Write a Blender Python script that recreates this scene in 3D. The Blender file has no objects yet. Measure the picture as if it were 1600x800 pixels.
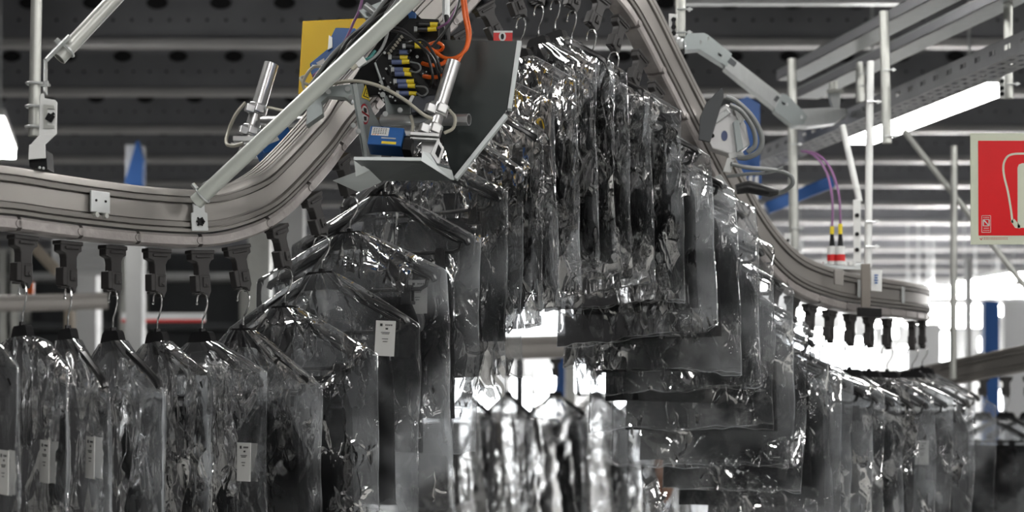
import bpy, math, random
import numpy as np
from mathutils import Vector, Matrix

random.seed(7)
SC = bpy.context.scene
COL = SC.collection
FPX, CX, HY, CAMZ = 2880.0, 800.0, 665.0, 1.7


def P(px, py, Y):
    """point seen at (px, py) in the 1600x800 photograph, Y metres in front of the camera"""
    return Vector(((px - CX) / FPX * Y, Y, CAMZ + (HY - py) / FPX * Y))


# ------------------------------------------------------------------ materials
MATS = {}


def mat(name, col, rough=0.5, metal=0.0, var=0.12, scale=30.0, bump=0.0, bscale=200.0, emit=0.0, spec=0.5):
    if name in MATS:
        return MATS[name]
    m = bpy.data.materials.new(name)
    m.use_nodes = True
    nt = m.node_tree
    b = nt.nodes['Principled BSDF']
    b.inputs['Roughness'].default_value = rough
    b.inputs['Metallic'].default_value = metal
    b.inputs['Specular IOR Level'].default_value = spec
    tc = nt.nodes.new('ShaderNodeTexCoord')
    nz = nt.nodes.new('ShaderNodeTexNoise')
    nz.inputs['Scale'].default_value = scale
    nz.inputs['Detail'].default_value = 4
    nt.links.new(tc.outputs['Object'], nz.inputs['Vector'])
    mx = nt.nodes.new('ShaderNodeMix')
    mx.data_type = 'RGBA'
    c = (col[0], col[1], col[2], 1)
    mx.inputs[6].default_value = tuple(min(1, x * (1 - var)) for x in col) + (1,)
    mx.inputs[7].default_value = tuple(min(1, x * (1 + var)) for x in col) + (1,)
    nt.links.new(nz.outputs['Fac'], mx.inputs[0])
    nt.links.new(mx.outputs[2], b.inputs['Base Color'])
    if bump > 0:
        n2 = nt.nodes.new('ShaderNodeTexNoise')
        n2.inputs['Scale'].default_value = bscale
        n2.inputs['Detail'].default_value = 3
        nt.links.new(tc.outputs['Object'], n2.inputs['Vector'])
        bp = nt.nodes.new('ShaderNodeBump')
        bp.inputs['Strength'].default_value = bump
        bp.inputs['Distance'].default_value = 0.002
        nt.links.new(n2.outputs['Fac'], bp.inputs['Height'])
        nt.links.new(bp.outputs['Normal'], b.inputs['Normal'])
    if emit > 0:
        b.inputs['Emission Color'].default_value = c
        b.inputs['Emission Strength'].default_value = emit
    MATS[name] = m
    return m


def film_mat(name, milk=0.12, tint=(0.80, 0.83, 0.86), rough=0.075, gl=1.0, bump=0.8, facet=0.55):
    """thin polythene: clear film, a little milky, glossy, finely crinkled"""
    m = bpy.data.materials.new(name)
    m.use_nodes = True
    nt = m.node_tree
    for n in list(nt.nodes):
        nt.nodes.remove(n)
    N, L = nt.nodes.new, nt.links.new
    out = N('ShaderNodeOutputMaterial')
    tc = N('ShaderNodeTexCoord')
    oi = N('ShaderNodeObjectInfo')
    add = N('ShaderNodeVectorMath'); add.operation = 'ADD'
    sc = N('ShaderNodeVectorMath'); sc.operation = 'SCALE'
    cmb = N('ShaderNodeCombineXYZ')
    L(oi.outputs['Random'], cmb.inputs[0]); L(oi.outputs['Random'], cmb.inputs[1]); L(oi.outputs['Random'], cmb.inputs[2])
    L(cmb.outputs[0], sc.inputs[0]); sc.inputs['Scale'].default_value = 13.0
    L(tc.outputs['Object'], add.inputs[0]); L(sc.outputs[0], add.inputs[1])
    # warp
    nz = N('ShaderNodeTexNoise'); nz.inputs['Scale'].default_value = 14; nz.inputs['Detail'].default_value = 3
    L(add.outputs[0], nz.inputs['Vector'])
    wv = N('ShaderNodeVectorMath'); wv.operation = 'SCALE'; wv.inputs['Scale'].default_value = 0.03
    L(nz.outputs['Color'], wv.inputs[0])
    ad2 = N('ShaderNodeVectorMath'); ad2.operation = 'ADD'
    L(add.outputs[0], ad2.inputs[0]); L(wv.outputs[0], ad2.inputs[1])
    st = N('ShaderNodeVectorMath'); st.operation = 'MULTIPLY'; st.inputs[1].default_value = (1.0, 1.0, 0.55)
    L(ad2.outputs[0], st.inputs[0])
    n2 = N('ShaderNodeTexNoise'); n2.inputs['Scale'].default_value = 22; n2.inputs['Detail'].default_value = 3; n2.inputs['Roughness'].default_value = 0.5
    L(st.outputs[0], n2.inputs['Vector'])
    # where the film is crumpled and where it hangs smooth
    n3 = N('ShaderNodeTexNoise'); n3.inputs['Scale'].default_value = 9; n3.inputs['Detail'].default_value = 2
    L(add.outputs[0], n3.inputs['Vector'])
    mr = N('ShaderNodeMapRange'); mr.inputs[1].default_value = 0.46; mr.inputs[2].default_value = 0.64; mr.inputs[3].default_value = 0.10; mr.inputs[4].default_value = 1.0
    L(n3.outputs['Fac'], mr.inputs[0])
    # sharp crease lines between the crumple cells
    def crease(scale, width):
        ve = N('ShaderNodeTexVoronoi'); ve.feature = 'DISTANCE_TO_EDGE'; ve.inputs['Scale'].default_value = scale
        L(st.outputs[0], ve.inputs['Vector'])
        m_ = N('ShaderNodeMapRange'); m_.interpolation_type = 'SMOOTHSTEP'
        m_.inputs[1].default_value = 0.0; m_.inputs[2].default_value = width; m_.inputs[3].default_value = 1.0; m_.inputs[4].default_value = 0.0
        L(ve.outputs['Distance'], m_.inputs[0])
        return m_.outputs[0]
    c1, c2 = crease(11, 0.09), crease(34, 0.12)
    h1 = N('ShaderNodeMath'); h1.operation = 'MULTIPLY_ADD'; h1.inputs[1].default_value = 0.55
    L(c1, h1.inputs[0]); L(n2.outputs['Fac'], h1.inputs[2])
    hm = N('ShaderNodeMath'); hm.operation = 'MULTIPLY_ADD'; hm.inputs[1].default_value = 0.25
    L(c2, hm.inputs[0]); L(h1.outputs[0], hm.inputs[2])
    sm = N('ShaderNodeMath'); sm.operation = 'MULTIPLY'; sm.inputs[1].default_value = bump
    L(mr.outputs[0], sm.inputs[0])
    bp = N('ShaderNodeBump'); bp.inputs['Distance'].default_value = 0.009
    L(hm.outputs[0], bp.inputs['Height']); L(sm.outputs[0], bp.inputs['Strength'])
    # crumple facets: each little panel of film leans its own way
    ge = N('ShaderNodeNewGeometry')
    prev = ge.outputs['Normal']
    mk2 = N('ShaderNodeMapRange'); mk2.inputs[1].default_value = 0.46; mk2.inputs[2].default_value = 0.62; mk2.inputs[3].default_value = 0.12; mk2.inputs[4].default_value = 1.0
    L(n3.outputs['Fac'], mk2.inputs[0])
    for sc_, amp in ((11, facet), (34, facet * 1.25)):
        v2 = N('ShaderNodeTexVoronoi'); v2.feature = 'F1'; v2.inputs['Scale'].default_value = sc_
        L(st.outputs[0], v2.inputs['Vector'])
        sb = N('ShaderNodeVectorMath'); sb.operation = 'SUBTRACT'; sb.inputs[1].default_value = (0.5, 0.5, 0.5)
        L(v2.outputs['Color'], sb.inputs[0])
        ms = N('ShaderNodeMath'); ms.operation = 'MULTIPLY'; ms.inputs[1].default_value = amp
        L(mk2.outputs[0], ms.inputs[0])
        s2 = N('ShaderNodeVectorMath'); s2.operation = 'SCALE'
        L(sb.outputs[0], s2.inputs[0]); L(ms.outputs[0], s2.inputs['Scale'])
        ad = N('ShaderNodeVectorMath'); ad.operation = 'ADD'
        L(prev, ad.inputs[0]); L(s2.outputs[0], ad.inputs[1])
        nm = N('ShaderNodeVectorMath'); nm.operation = 'NORMALIZE'
        L(ad.outputs[0], nm.inputs[0]); prev = nm.outputs[0]
    L(prev, bp.inputs['Normal'])
    tr = N('ShaderNodeBsdfTransparent'); tr.inputs[0].default_value = (0.985, 0.99, 0.995, 1)
    df = N('ShaderNodeBsdfDiffuse'); df.inputs[0].default_value = tint + (1,)
    tl = N('ShaderNodeBsdfTranslucent'); tl.inputs[0].default_value = tint + (1,)
    mk = N('ShaderNodeMixShader'); mk.inputs[0].default_value = 0.62
    L(df.outputs[0], mk.inputs[1]); L(tl.outputs[0], mk.inputs[2])
    a = N('ShaderNodeMixShader')
    # milkiness grows at a grazing view: more film in the way
    lw = N('ShaderNodeLayerWeight'); lw.inputs['Blend'].default_value = 0.35
    mf = N('ShaderNodeMath'); mf.operation = 'MULTIPLY_ADD'; mf.inputs[1].default_value = milk * 1.6; mf.inputs[2].default_value = milk * 0.75
    L(lw.outputs['Facing'], mf.inputs[0])
    rv = N('ShaderNodeMapRange'); rv.inputs[3].default_value = 0.55; rv.inputs[4].default_value = 1.75
    L(oi.outputs['Random'], rv.inputs[0])
    mv = N('ShaderNodeMath'); mv.operation = 'MULTIPLY'
    L(mf.outputs[0], mv.inputs[0]); L(rv.outputs[0], mv.inputs[1])
    # film that clings is clear, film that hangs free is cloudy
    n4 = N('ShaderNodeTexNoise'); n4.inputs['Scale'].default_value = 6.5; n4.inputs['Detail'].default_value = 3
    L(add.outputs[0], n4.inputs['Vector'])
    cl = N('ShaderNodeMapRange'); cl.interpolation_type = 'SMOOTHSTEP'
    cl.inputs[1].default_value = 0.40; cl.inputs[2].default_value = 0.64; cl.inputs[3].default_value = 0.10; cl.inputs[4].default_value = 2.0
    L(n4.outputs['Fac'], cl.inputs[0])
    mc = N('ShaderNodeMath'); mc.operation = 'MULTIPLY'; mc.use_clamp = True
    L(mv.outputs[0], mc.inputs[0]); L(cl.outputs[0], mc.inputs[1]); L(mc.outputs[0], a.inputs[0])
    L(tr.outputs[0], a.inputs[1]); L(mk.outputs[0], a.inputs[2])
    gs = N('ShaderNodeBsdfGlossy'); gs.inputs['Roughness'].default_value = rough; gs.inputs[0].default_value = (1, 1, 1, 1)
    L(bp.outputs[0], gs.inputs['Normal'])
    fr = N('ShaderNodeFresnel'); fr.inputs['IOR'].default_value = 1.5
    L(bp.outputs[0], fr.inputs['Normal'])
    fm = N('ShaderNodeMath'); fm.operation = 'MULTIPLY'; fm.inputs[1].default_value = gl; fm.use_clamp = True
    L(fr.outputs[0], fm.inputs[0])
    o = N('ShaderNodeMixShader')
    L(fm.outputs[0], o.inputs[0]); L(a.outputs[0], o.inputs[1]); L(gs.outputs[0], o.inputs[2])
    L(o.outputs[0], out.inputs[0])
    MATS[name] = m
    return m


M_ALU = mat('anodised_aluminium', (0.335, 0.318, 0.30), 0.36, 0.55, var=0.05, scale=12)
M_ALU2 = mat('bright_aluminium', (0.62, 0.62, 0.62), 0.30, 0.85, var=0.06)
M_CHAIN = mat('chain_cover', (0.36, 0.335, 0.325), 0.34, 0.35, var=0.18, scale=60, bump=0.5, bscale=90)
M_ZINC = mat('zinc_steel', (0.58, 0.60, 0.60), 0.36, 0.55, var=0.12, scale=25)
M_ZINCSHADE = mat('galvanised_tray_shaded', (0.27, 0.275, 0.285), 0.42, 0.5, var=0.12, scale=25)  # zinc darkened to carry the shade on the tray's side
M_ZINCP = mat('galvanised_pole', (0.55, 0.56, 0.53), 0.34, 0.5, var=0.14, scale=18)
M_WHITE = mat('white_powder_coat', (0.74, 0.75, 0.74), 0.42, 0, var=0.05)
M_TUBE = mat('pale_conduit', (0.52, 0.55, 0.51), 0.35, 0.15, var=0.06)
M_DWALL = mat('dark_wall_sheet', (0.10, 0.10, 0.105), 0.7, 0, var=0.1, scale=1)
M_BLACKP = mat('black_plastic', (0.010, 0.010, 0.011), 0.42, 0, var=0.2, spec=0.2)
M_BLACKM = mat('black_moulded_nylon', (0.028, 0.026, 0.026), 0.5, 0, var=0.25, scale=60)
M_HANG = mat('hanger_black_plastic', (0.014, 0.014, 0.015), 0.28, 0, var=0.2)
M_WIRE = mat('steel_wire', (0.66, 0.66, 0.66), 0.22, 0.95, var=0.05)
M_CLOTH = mat('black_wool', (0.0065, 0.0065, 0.0075), 0.85, 0, var=0.3, scale=80, bump=0.4, bscale=900, spec=0.2)
M_DARKPLATE = mat('dark_painted_sheet', (0.060, 0.070, 0.070), 0.34, 0.3, var=0.1, scale=10)
M_EDGE = mat('bare_sheet_edge', (0.62, 0.66, 0.66), 0.4, 0.4, var=0.05)
M_GREYPLATE = mat('grey_sheet_metal', (0.38, 0.42, 0.42), 0.4, 0.4, var=0.08, scale=10)
M_BLUE = mat('sensor_blue', (0.012, 0.10, 0.33), 0.35, 0, var=0.08)
M_BLUE2 = mat('deep_blue_paint', (0.015, 0.085, 0.30), 0.45, 0, var=0.1)
M_YELLOW = mat('yellow_panel', (0.95, 0.60, 0.014), 0.45, 0, var=0.06, scale=8)
M_YEL2 = mat('yellow_band', (0.80, 0.62, 0.03), 0.4, 0, var=0.08)
M_VIOLET = mat('slate_blue_plug', (0.10, 0.13, 0.26), 0.45, 0, var=0.1)
M_ORANGE = mat('orange_hose', (0.75, 0.13, 0.015), 0.35, 0, var=0.1)
M_PURPLE = mat('purple_cable', (0.22, 0.10, 0.22), 0.4, 0, var=0.1)
M_BEIGE = mat('beige_cable', (0.42, 0.40, 0.33), 0.45, 0, var=0.06)
M_CABLE = mat('black_cable', (0.012, 0.012, 0.013), 0.38, 0, var=0.2)
M_GCABLE = mat('grey_cable', (0.18, 0.19, 0.19), 0.4, 0, var=0.1)
M_TEAL = mat('teal_cable', (0.03, 0.16, 0.15), 0.4)
M_PAPER = mat('white_paper', (0.72, 0.72, 0.70), 0.7, 0, var=0.04)
M_INK = mat('black_ink', (0.03, 0.03, 0.03), 0.7)
M_RED = mat('sign_red', (0.76, 0.006, 0.012), 0.28, 0, var=0.04, spec=0.25)
M_CREAM = mat('luminescent_cream', (0.66, 0.70, 0.56), 0.4, 0, var=0.04)
M_TAGRED = mat('tag_red', (0.65, 0.02, 0.02), 0.4)
M_RING = mat('ring_red', (0.50, 0.03, 0.04), 0.45)
M_CEIL = mat('ceiling_sheet', (0.22, 0.22, 0.23), 0.6, 0.1, var=0.15, scale=3)
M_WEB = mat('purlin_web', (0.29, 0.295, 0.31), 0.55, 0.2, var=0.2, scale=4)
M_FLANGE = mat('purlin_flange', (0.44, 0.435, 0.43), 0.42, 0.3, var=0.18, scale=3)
M_HOLE = mat('purlin_hole', (0.012, 0.012, 0.013), 0.9)
M_CONC = mat('concrete_floor', (0.60, 0.60, 0.58), 0.5, 0, var=0.12, scale=2)
M_WALL = mat('hall_wall_sheet', (0.74, 0.75, 0.76), 0.6, 0, var=0.06, scale=1)
M_BACK = mat('pale_steelwork', (0.55, 0.56, 0.56), 0.45, 0.1, var=0.1, scale=6)
M_DBACK = mat('dark_steelwork', (0.07, 0.075, 0.08), 0.5, 0.2, var=0.15, scale=6)
M_BROWN = mat('plain_brown', (0.22, 0.085, 0.035), 0.6, 0, var=0.2)
M_BEIGECLOTH = mat('beige_cotton', (0.50, 0.44, 0.36), 0.8, 0, var=0.1)
M_LAMP = mat('lamp_diffuser', (1.0, 0.98, 0.95), 0.5, 0, emit=26.0)
M_LAMPF = mat('lamp_diffuser_far', (1.0, 0.98, 0.96), 0.5, 0, emit=55.0)
M_GLOW = mat('daylight_glazing', (0.95, 0.98, 1.0), 0.5, 0, emit=9.0)
M_BACKGLOW = mat('added_backlight_glow', (0.95, 0.98, 1.0), 0.5, 0, emit=3.0)
M_FILM = film_mat('polythene_film', 0.092, gl=0.95, facet=0.72)
M_FILM_S = film_mat('polythene_film_smooth', 0.165, gl=0.8, bump=0.36, facet=0.30)
M_SEAMGLINT = film_mat('polythene_seam_glint', 0.32, rough=0.12, gl=1.2, bump=0.1, facet=0.1)
M_FILM2 = film_mat('polythene_film_milky', 0.13, rough=0.12, gl=0.8, bump=0.07, facet=0.05)

# ------------------------------------------------------------------ mesh builder
WORLD = {}
EMPTY_M = Matrix.Identity(4)


class MB:
    def __init__(self):
        self.v, self.f, self.mi = [], [], []

    def add(self, vs, fs, mi=0):
        b = len(self.v)
        self.v.extend(Vector(x) for x in vs)
        for f in fs:
            self.f.append(tuple(b + i for i in f))
            self.mi.append(mi)
        return self

    def box(self, c, s, R=None, mi=0):
        hx, hy, hz = s[0] / 2, s[1] / 2, s[2] / 2
        c = Vector(c)
        vs = []
        for x, y, z in ((-1, -1, -1), (1, -1, -1), (1, 1, -1), (-1, 1, -1), (-1, -1, 1), (1, -1, 1), (1, 1, 1), (-1, 1, 1)):
            p = Vector((x * hx, y * hy, z * hz))
            if R is not None:
                p = R @ p
            vs.append(c + p)
        return self.add(vs, [(0, 3, 2, 1), (4, 5, 6, 7), (0, 1, 5, 4), (1, 2, 6, 5), (2, 3, 7, 6), (3, 0, 4, 7)], mi)

    def tube(self, pts, r, n=10, mi=0, hollow=0.0):
        pts = [Vector(p) for p in pts]
        rs = r if isinstance(r, (list, tuple)) else [r] * len(pts)
        t0 = (pts[1] - pts[0]).normalized()
        ref = Vector((0, 0, 1)) if abs(t0.z) < 0.9 else Vector((0, 1, 0))
        a = t0.cross(ref).normalized()
        rings = []
        for i, p in enumerate(pts):
            if i == 0:
                t = t0
            elif i == len(pts) - 1:
                t = (pts[i] - pts[i - 1]).normalized()
            else:
                t = (pts[i + 1] - pts[i - 1])
                t = t.normalized() if t.length > 1e-9 else t0
            a = (a - t * a.dot(t)).normalized()
            b = t.cross(a)
            rings.append([p + (a * math.cos(2 * math.pi * k / n) + b * math.sin(2 * math.pi * k / n)) * rs[i] for k in range(n)])
        vs = [q for ring in rings for q in ring]
        fs = []
        for i in range(len(pts) - 1):
            for k in range(n):
                fs.append((i * n + k, i * n + (k + 1) % n, (i + 1) * n + (k + 1) % n, (i + 1) * n + k))
        if hollow > 0:
            base = len(vs)
            for e, (ring, p) in enumerate(((rings[0], pts[0]), (rings[-1], pts[-1]))):
                q = pts[1] if e == 0 else pts[-2]
                d = (q - p)
                d = d.normalized() * min(0.03, d.length * 0.8)
                b0 = len(vs)
                inner = [p + (x - p) * hollow for x in ring]
                vs += inner + [x + d for x in inner]
                o0 = 0 if e == 0 else (len(pts) - 1) * n
                for k in range(n):
                    k2 = (k + 1) % n
                    fs.append((o0 + k, o0 + k2, b0 + k2, b0 + k))
                    fs.append((b0 + k, b0 + k2, b0 + n + k2, b0 + n + k))
                fs.append(tuple(b0 + n + k for k in range(n)))
        else:
            fs.append(tuple(range(n))[::-1])
            fs.append(tuple((len(pts) - 1) * n + k for k in range(n)))
        return self.add(vs, fs, mi)

    def cyl(self, p0, p1, r, n=14, mi=0, hollow=0.0):
        return self.tube([p0, p1], r, n, mi, hollow)

    def prism(self, poly, depth, mi=0):
        """a closed 3-D outline given thickness by the vector depth"""
        n = len(poly)
        poly = [Vector(p) for p in poly]
        d = Vector(depth)
        vs = poly + [p + d for p in poly]
        fs = [tuple(range(n)), tuple(range(2 * n - 1, n - 1, -1))]
        for k in range(n):
            fs.append((k, n + k, n + (k + 1) % n, (k + 1) % n))
        return self.add(vs, fs, mi)

    def sweep(self, prof, frames, mi=0):
        """prof: closed list of (n, u); frames: (p, n, u)"""
        m = len(prof)
        vs, fs = [], []
        for p, nn, uu in frames:
            vs += [p + nn * a + uu * b for a, b in prof]
        for i in range(len(frames) - 1):
            for k in range(m):
                fs.append((i * m + k, i * m + (k + 1) % m, (i + 1) * m + (k + 1) % m, (i + 1) * m + k))
        fs.append(tuple(range(m))[::-1])
        fs.append(tuple((len(frames) - 1) * m + k for k in range(m)))
        return self.add(vs, fs, mi)

    def sphere(self, c, r, n=10, mi=0):
        c = Vector(c)
        vs, fs = [], []
        h = n // 2
        for i in range(h + 1):
            th = math.pi * i / h
            for k in range(n):
                ph = 2 * math.pi * k / n
                vs.append(c + Vector((math.sin(th) * math.cos(ph), math.sin(th) * math.sin(ph), math.cos(th))) * r)
        for i in range(h):
            for k in range(n):
                fs.append((i * n + k, (i + 1) * n + k, (i + 1) * n + (k + 1) % n, i * n + (k + 1) % n))
        return self.add(vs, fs, mi)

    def build(self, name, mats, parent=None, bevel=0.0, smooth=False, auto=None):
        me = bpy.data.meshes.new(name)
        if parent is not None:
            inv = WORLD[parent.name].inverted()
            vs = [inv @ p for p in self.v]
            off = None
        else:
            lo = Vector([min(p[i] for p in self.v) for i in range(3)])
            hi = Vector([max(p[i] for p in self.v) for i in range(3)])
            off = Vector(((lo.x + hi.x) / 2, (lo.y + hi.y) / 2, lo.z))
            vs = [p - off for p in self.v]
        me.from_pydata([tuple(p) for p in vs], [], self.f)
        me.polygons.foreach_set('material_index', self.mi)
        if not isinstance(mats, (list, tuple)):
            mats = [mats]
        for m in mats:
            me.materials.append(m)
        me.update()
        import bmesh
        bm = bmesh.new()
        bm.from_mesh(me)
        bmesh.ops.recalc_face_normals(bm, faces=bm.faces)
        bm.to_mesh(me)
        bm.free()
        if smooth:
            me.polygons.foreach_set('use_smooth', [True] * len(me.polygons))
            try:
                me.set_sharp_from_angle(angle=math.radians(auto or 40))
            except Exception:
                pass
        o = bpy.data.objects.new(name, me)
        COL.objects.link(o)
        if parent is not None:
            o.parent = parent
            WORLD[o.name] = WORLD[parent.name]
        else:
            o.location = off
            WORLD[o.name] = Matrix.Translation(off)
        if bevel > 0:
            md = o.modifiers.new('edge', 'BEVEL')
            md.width = bevel
            md.segments = 2
            md.limit_method = 'ANGLE'
            md.angle_limit = math.radians(40)
        return o


def tag(o, label, cat, group=None):
    o['label'] = label
    o['category'] = cat
    if group:
        o['group'] = group
    return o


def thing(name, loc, label, cat, group=None, rz=0.0):
    o = bpy.data.objects.new(name, None)
    o.empty_display_size = 0.05
    COL.objects.link(o)
    o.location = loc
    o.rotation_euler = (0, 0, rz)
    WORLD[o.name] = Matrix.Translation(Vector(loc)) @ Matrix.Rotation(rz, 4, 'Z')
    return tag(o, label, cat, group)


def structure(o):
    o['kind'] = 'structure'
    return o


def catmull(pts, k=8):
    pts = [Vector(p) for p in pts]
    q = [pts[0] * 2 - pts[1]] + pts + [pts[-1] * 2 - pts[-2]]
    out = []
    for i in range(1, len(q) - 2):
        p0, p1, p2, p3 = q[i - 1], q[i], q[i + 1], q[i + 2]
        for j in range(k):
            t = j / k
            out.append(0.5 * ((2 * p1) + (p2 - p0) * t + (2 * p0 - 5 * p1 + 4 * p2 - p3) * t * t + (3 * p1 - p0 - 3 * p2 + p3) * t ** 3))
    out.append(pts[-1])
    return out


def pxpath(pl, k=8):
    return catmull([P(*p) for p in pl], k)


def basis(z, hint=Vector((0, 0, 1))):
    """rotation whose local x runs along z-vector given, local z as near to hint as can be"""
    x = Vector(z).normalized()
    y = hint.cross(x)
    if y.length < 1e-6:
        y = Vector((0, 1, 0)).cross(x)
    y.normalize()
    zz = x.cross(y)
    return Matrix((x, y, zz)).transposed()


# numpy gradient noise for cloth and film
class Noise2:
    def __init__(self, seed):
        r = np.random.RandomState(seed)
        self.g = r.uniform(0, 2 * np.pi, (64, 64))

    def __call__(self, x, y):
        xi, yi = np.floor(x).astype(int), np.floor(y).astype(int)
        xf, yf = x - xi, y - yi

        def gr(ix, iy, dx, dy):
            a = self.g[ix % 64, iy % 64]
            return np.cos(a) * dx + np.sin(a) * dy
        u = xf * xf * xf * (xf * (xf * 6 - 15) + 10)
        v = yf * yf * yf * (yf * (yf * 6 - 15) + 10)
        a = gr(xi, yi, xf, yf); b = gr(xi + 1, yi, xf - 1, yf)
        c = gr(xi, yi + 1, xf, yf - 1); d = gr(xi + 1, yi + 1, xf - 1, yf - 1)
        return (a + (b - a) * u) + ((c + (d - c) * u) - (a + (b - a) * u)) * v * 1.0


ORD = ['first', 'second', 'third', 'fourth', 'fifth', 'sixth', 'seventh', 'eighth', 'ninth', 'tenth', 'eleventh', 'twelfth', 'thirteenth', 'fourteenth', 'fifteenth', 'sixteenth', 'seventeenth', 'eighteenth', 'nineteenth', 'twentieth']

# ------------------------------------------------------------------ the conveyor rail
RAIL_PX = [(-220, 280, 2.74), (-120, 288, 2.83), (0, 298, 2.94), (75, 309, 3.02), (150, 319, 3.11), (225, 327, 3.20), (300, 331, 3.27), (345, 326, 3.31), (390, 310, 3.35),
           (431, 281, 3.41), (490, 218, 3.5), (524, 173, 3.56), (584, 105, 3.64), (640, 45, 3.7), (680, 5, 3.73), (720, -40, 3.76), (755, -74, 3.79),
           (790, -97, 3.82), (832, -109, 3.87), (868, -107, 3.91), (908, -92, 3.95), (945, -62, 3.99), (975, -25, 4.03), (1005, 25, 4.09),
           (1040, 95, 4.17), (1077, 168, 4.26), (1132, 272, 4.39), (1180, 358, 4.50), (1232, 416, 4.62), (1290, 442, 4.76), (1348, 454, 4.93),
           (1400, 461, 5.14), (1432, 466, 5.42), (1442, 470, 5.75), (1436, 474, 6.1), (1418, 478, 6.5)]
RC = catmull([P(*p) for p in RAIL_PX], 10)


def frames_of(pts):
    out = []
    for i, p in enumerate(pts):
        t = (pts[min(i + 1, len(pts) - 1)] - pts[max(i - 1, 0)]).normalized()
        h = Vector((t.x, t.y, 0)).normalized()
        n = Vector((h.y, -h.x, 0))
        u = n.cross(t) * -1
        if u.z < 0:
            u = -u
        out.append((p, n, u, t))
    return out


RF = frames_of(RC)
half = [(0.003, -.0375), (.0135, -.0375), (.0145, -.032), (.0105, -.0315), (.0105, -.029), (.0155, -.0285), (.016, -.0215), (.0105, -.021), (.0105, -.0185), (.0130, -.018),
        (.0130, .0105), (.0095, .011), (.0095, .0135), (.0155, .014), (.016, .0215), (.0115, .022), (.0115, .0245), (.0155, .025), (.0155, .032), (.0145, .0365), (.0125, .0375), (.0105, .0375), (.0105, .0335), (.0085, .0335), (.0085, .0375), (.005, .0375), (.005, .0335), (.0025, .0335), (.0025, .0375)]
PROFILE = half + [(-a, b) for a, b in reversed(half)]
_sx = 1.6
PROFILE = [(a * _sx, b) for a, b in PROFILE]
rail = thing('conveyor_rail', RC[len(RC) // 3], 'grey aluminium conveyor rail that dips, climbs over a hump and comes down again', 'conveyor rail')
mb = MB()
mb.sweep(PROFILE, [(p, n, u) for p, n, u, t in RF])
mb.build('rail_profile', M_ALU, rail, smooth=True, auto=28)


def rail_at(px, off=0.0):
    """frame of the rail where the point 'off' above its centre line is seen at px (searched from the entry side)"""
    best = None
    for i in range(len(RF) - 34):
        p, n, u, t = RF[i]
        q = p + u * off
        x = CX + q.x / q.y * FPX
        d = abs(x - px)
        if best is None or d < best[0]:
            best = (d, i)
    i = best[1]
    # refine linearly
    def X(k):
        p, n, u, t = RF[k]
        q = p + u * off
        return CX + q.x / q.y * FPX
    j = i + 1 if (X(i) < px) else i - 1
    j = max(0, min(len(RF) - 1, j))
    den = X(j) - X(i)
    f = 0 if abs(den) < 1e-6 else max(0, min(1, (px - X(i)) / den))
    A, B = RF[i], RF[j]
    return tuple((A[k].lerp(B[k], f)) for k in range(4))


# chain cover segments under the rail
seglen, acc, start = 0.128, 0.0, 0
cuts = [0]
for i in range(1, len(RC)):
    acc += (RC[i] - RC[i - 1]).length
    if acc >= seglen:
        cuts.append(i); acc = 0.0
for a, b in zip(cuts[:-1], cuts[1:]):
    fr = []
    for i in range(a, b + 1):
        p, n, u, t = RF[i]
        q = p - u * 0.0515
        if i == a: q = q + t * 0.004
        if i == b: q = q - t * 0.004
        fr.append((q, n, u))
    pr = [(0.017, -.0115), (.0215, -.008), (.0215, .006), (.018, .0105), (-.018, .0105), (-.0215, .006), (-.0215, -.008), (-.017, -.0115)]
    m = MB().sweep(pr, fr)
    for i in (a, b):
        p, n, u, t = RF[i]
        q = p - u * 0.052 + (t * .002 if i == a else t * -.002)
        m.cyl(q - n * .020, q + n * .0235, .0065, 10)
    m.build('chain_cover', M_CHAIN, rail, smooth=True, auto=35)


def rail_plate(px, w, h, uo, name, hardware=True, depth=.004):
    p, n, u, t = rail_at(px)
    R = Matrix((t, n * -1, u)).transposed()
    c = p + n * .0275 + u * uo
    m = MB().box(c, (w, depth, h), R)
    pl = m.build(name, M_ZINC, rail, bevel=.0012)
    if hardware:
        k = MB()
        for s in (-1, 1):
            k.cyl(c + t * s * w * .25 - n * .002 + u * .002, c + t * s * w * .25 + n * .0032 + u * .002, .0022, 8, 1)
            k.cyl(c + t * s * w * .25 - u * (h / 2 + .004) - n * .006, c + t * s * w * .25 - u * (h / 2 + .004) + n * .005, .0046, 8)
        k.build('bolt', [M_ZINCP, M_BLACKP], pl)
    return pl


rail_plate(138, .043, .036, .0, 'joint_plate')
rail_plate(1328, .020, .046, -.002, 'joint_plate', False)
rail_plate(1396, .022, .046, -.002, 'joint_plate', False)

# ------------------------------------------------------------------ carriers, hangers, bags


def place_frame(px):
    p, n, u, t = rail_at(px, -.067)
    sl = math.atan2(t.z, math.hypot(t.x, t.y))
    return p - u * (.0665 + .030 * abs(math.sin(.35 * sl))), Vector((t.x, t.y, 0)).normalized(), n, u, t


def make_carrier_mesh():
    m = MB()
    # head: T with moulded lip
    head = [(-.0235, -.001), (.0235, -.001), (.0235, -.017), (.017, -.020), (.0125, -.028), (.0125, -.047), (-.0105, -.047), (-.0105, -.030), (-.0125, -.023), (-.0235, -.019)]
    m.prism([Vector((x, -.009, z)) for x, z in head], (0, .018, 0))
    m.box((0, 0, -.0045), (.050, .022, .007))
    m.box((0, -.010, -.0125), (.030, .004, .005))
    low = [(-.010, -.045), (.014, -.045), (.0145, -.074), (.011, -.080), (.009, -.086), (.0055, -.086), (.003, -.079), (-.010, -.075)]
    m.prism([Vector((x, -.0085, z)) for x, z in low], (0, .017, 0))
    m.box((-.0145, 0, -.060), (.0085, .020, .030))
    m.box((.003, -.0095, -.058), (.012, .004, .018))
    m.cyl((.004, -.013, -.062), (.004, .012, -.062), .0032, 8)
    m.box((-.013, 0, -.078), (.012, .010, .004))
    return m


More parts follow.
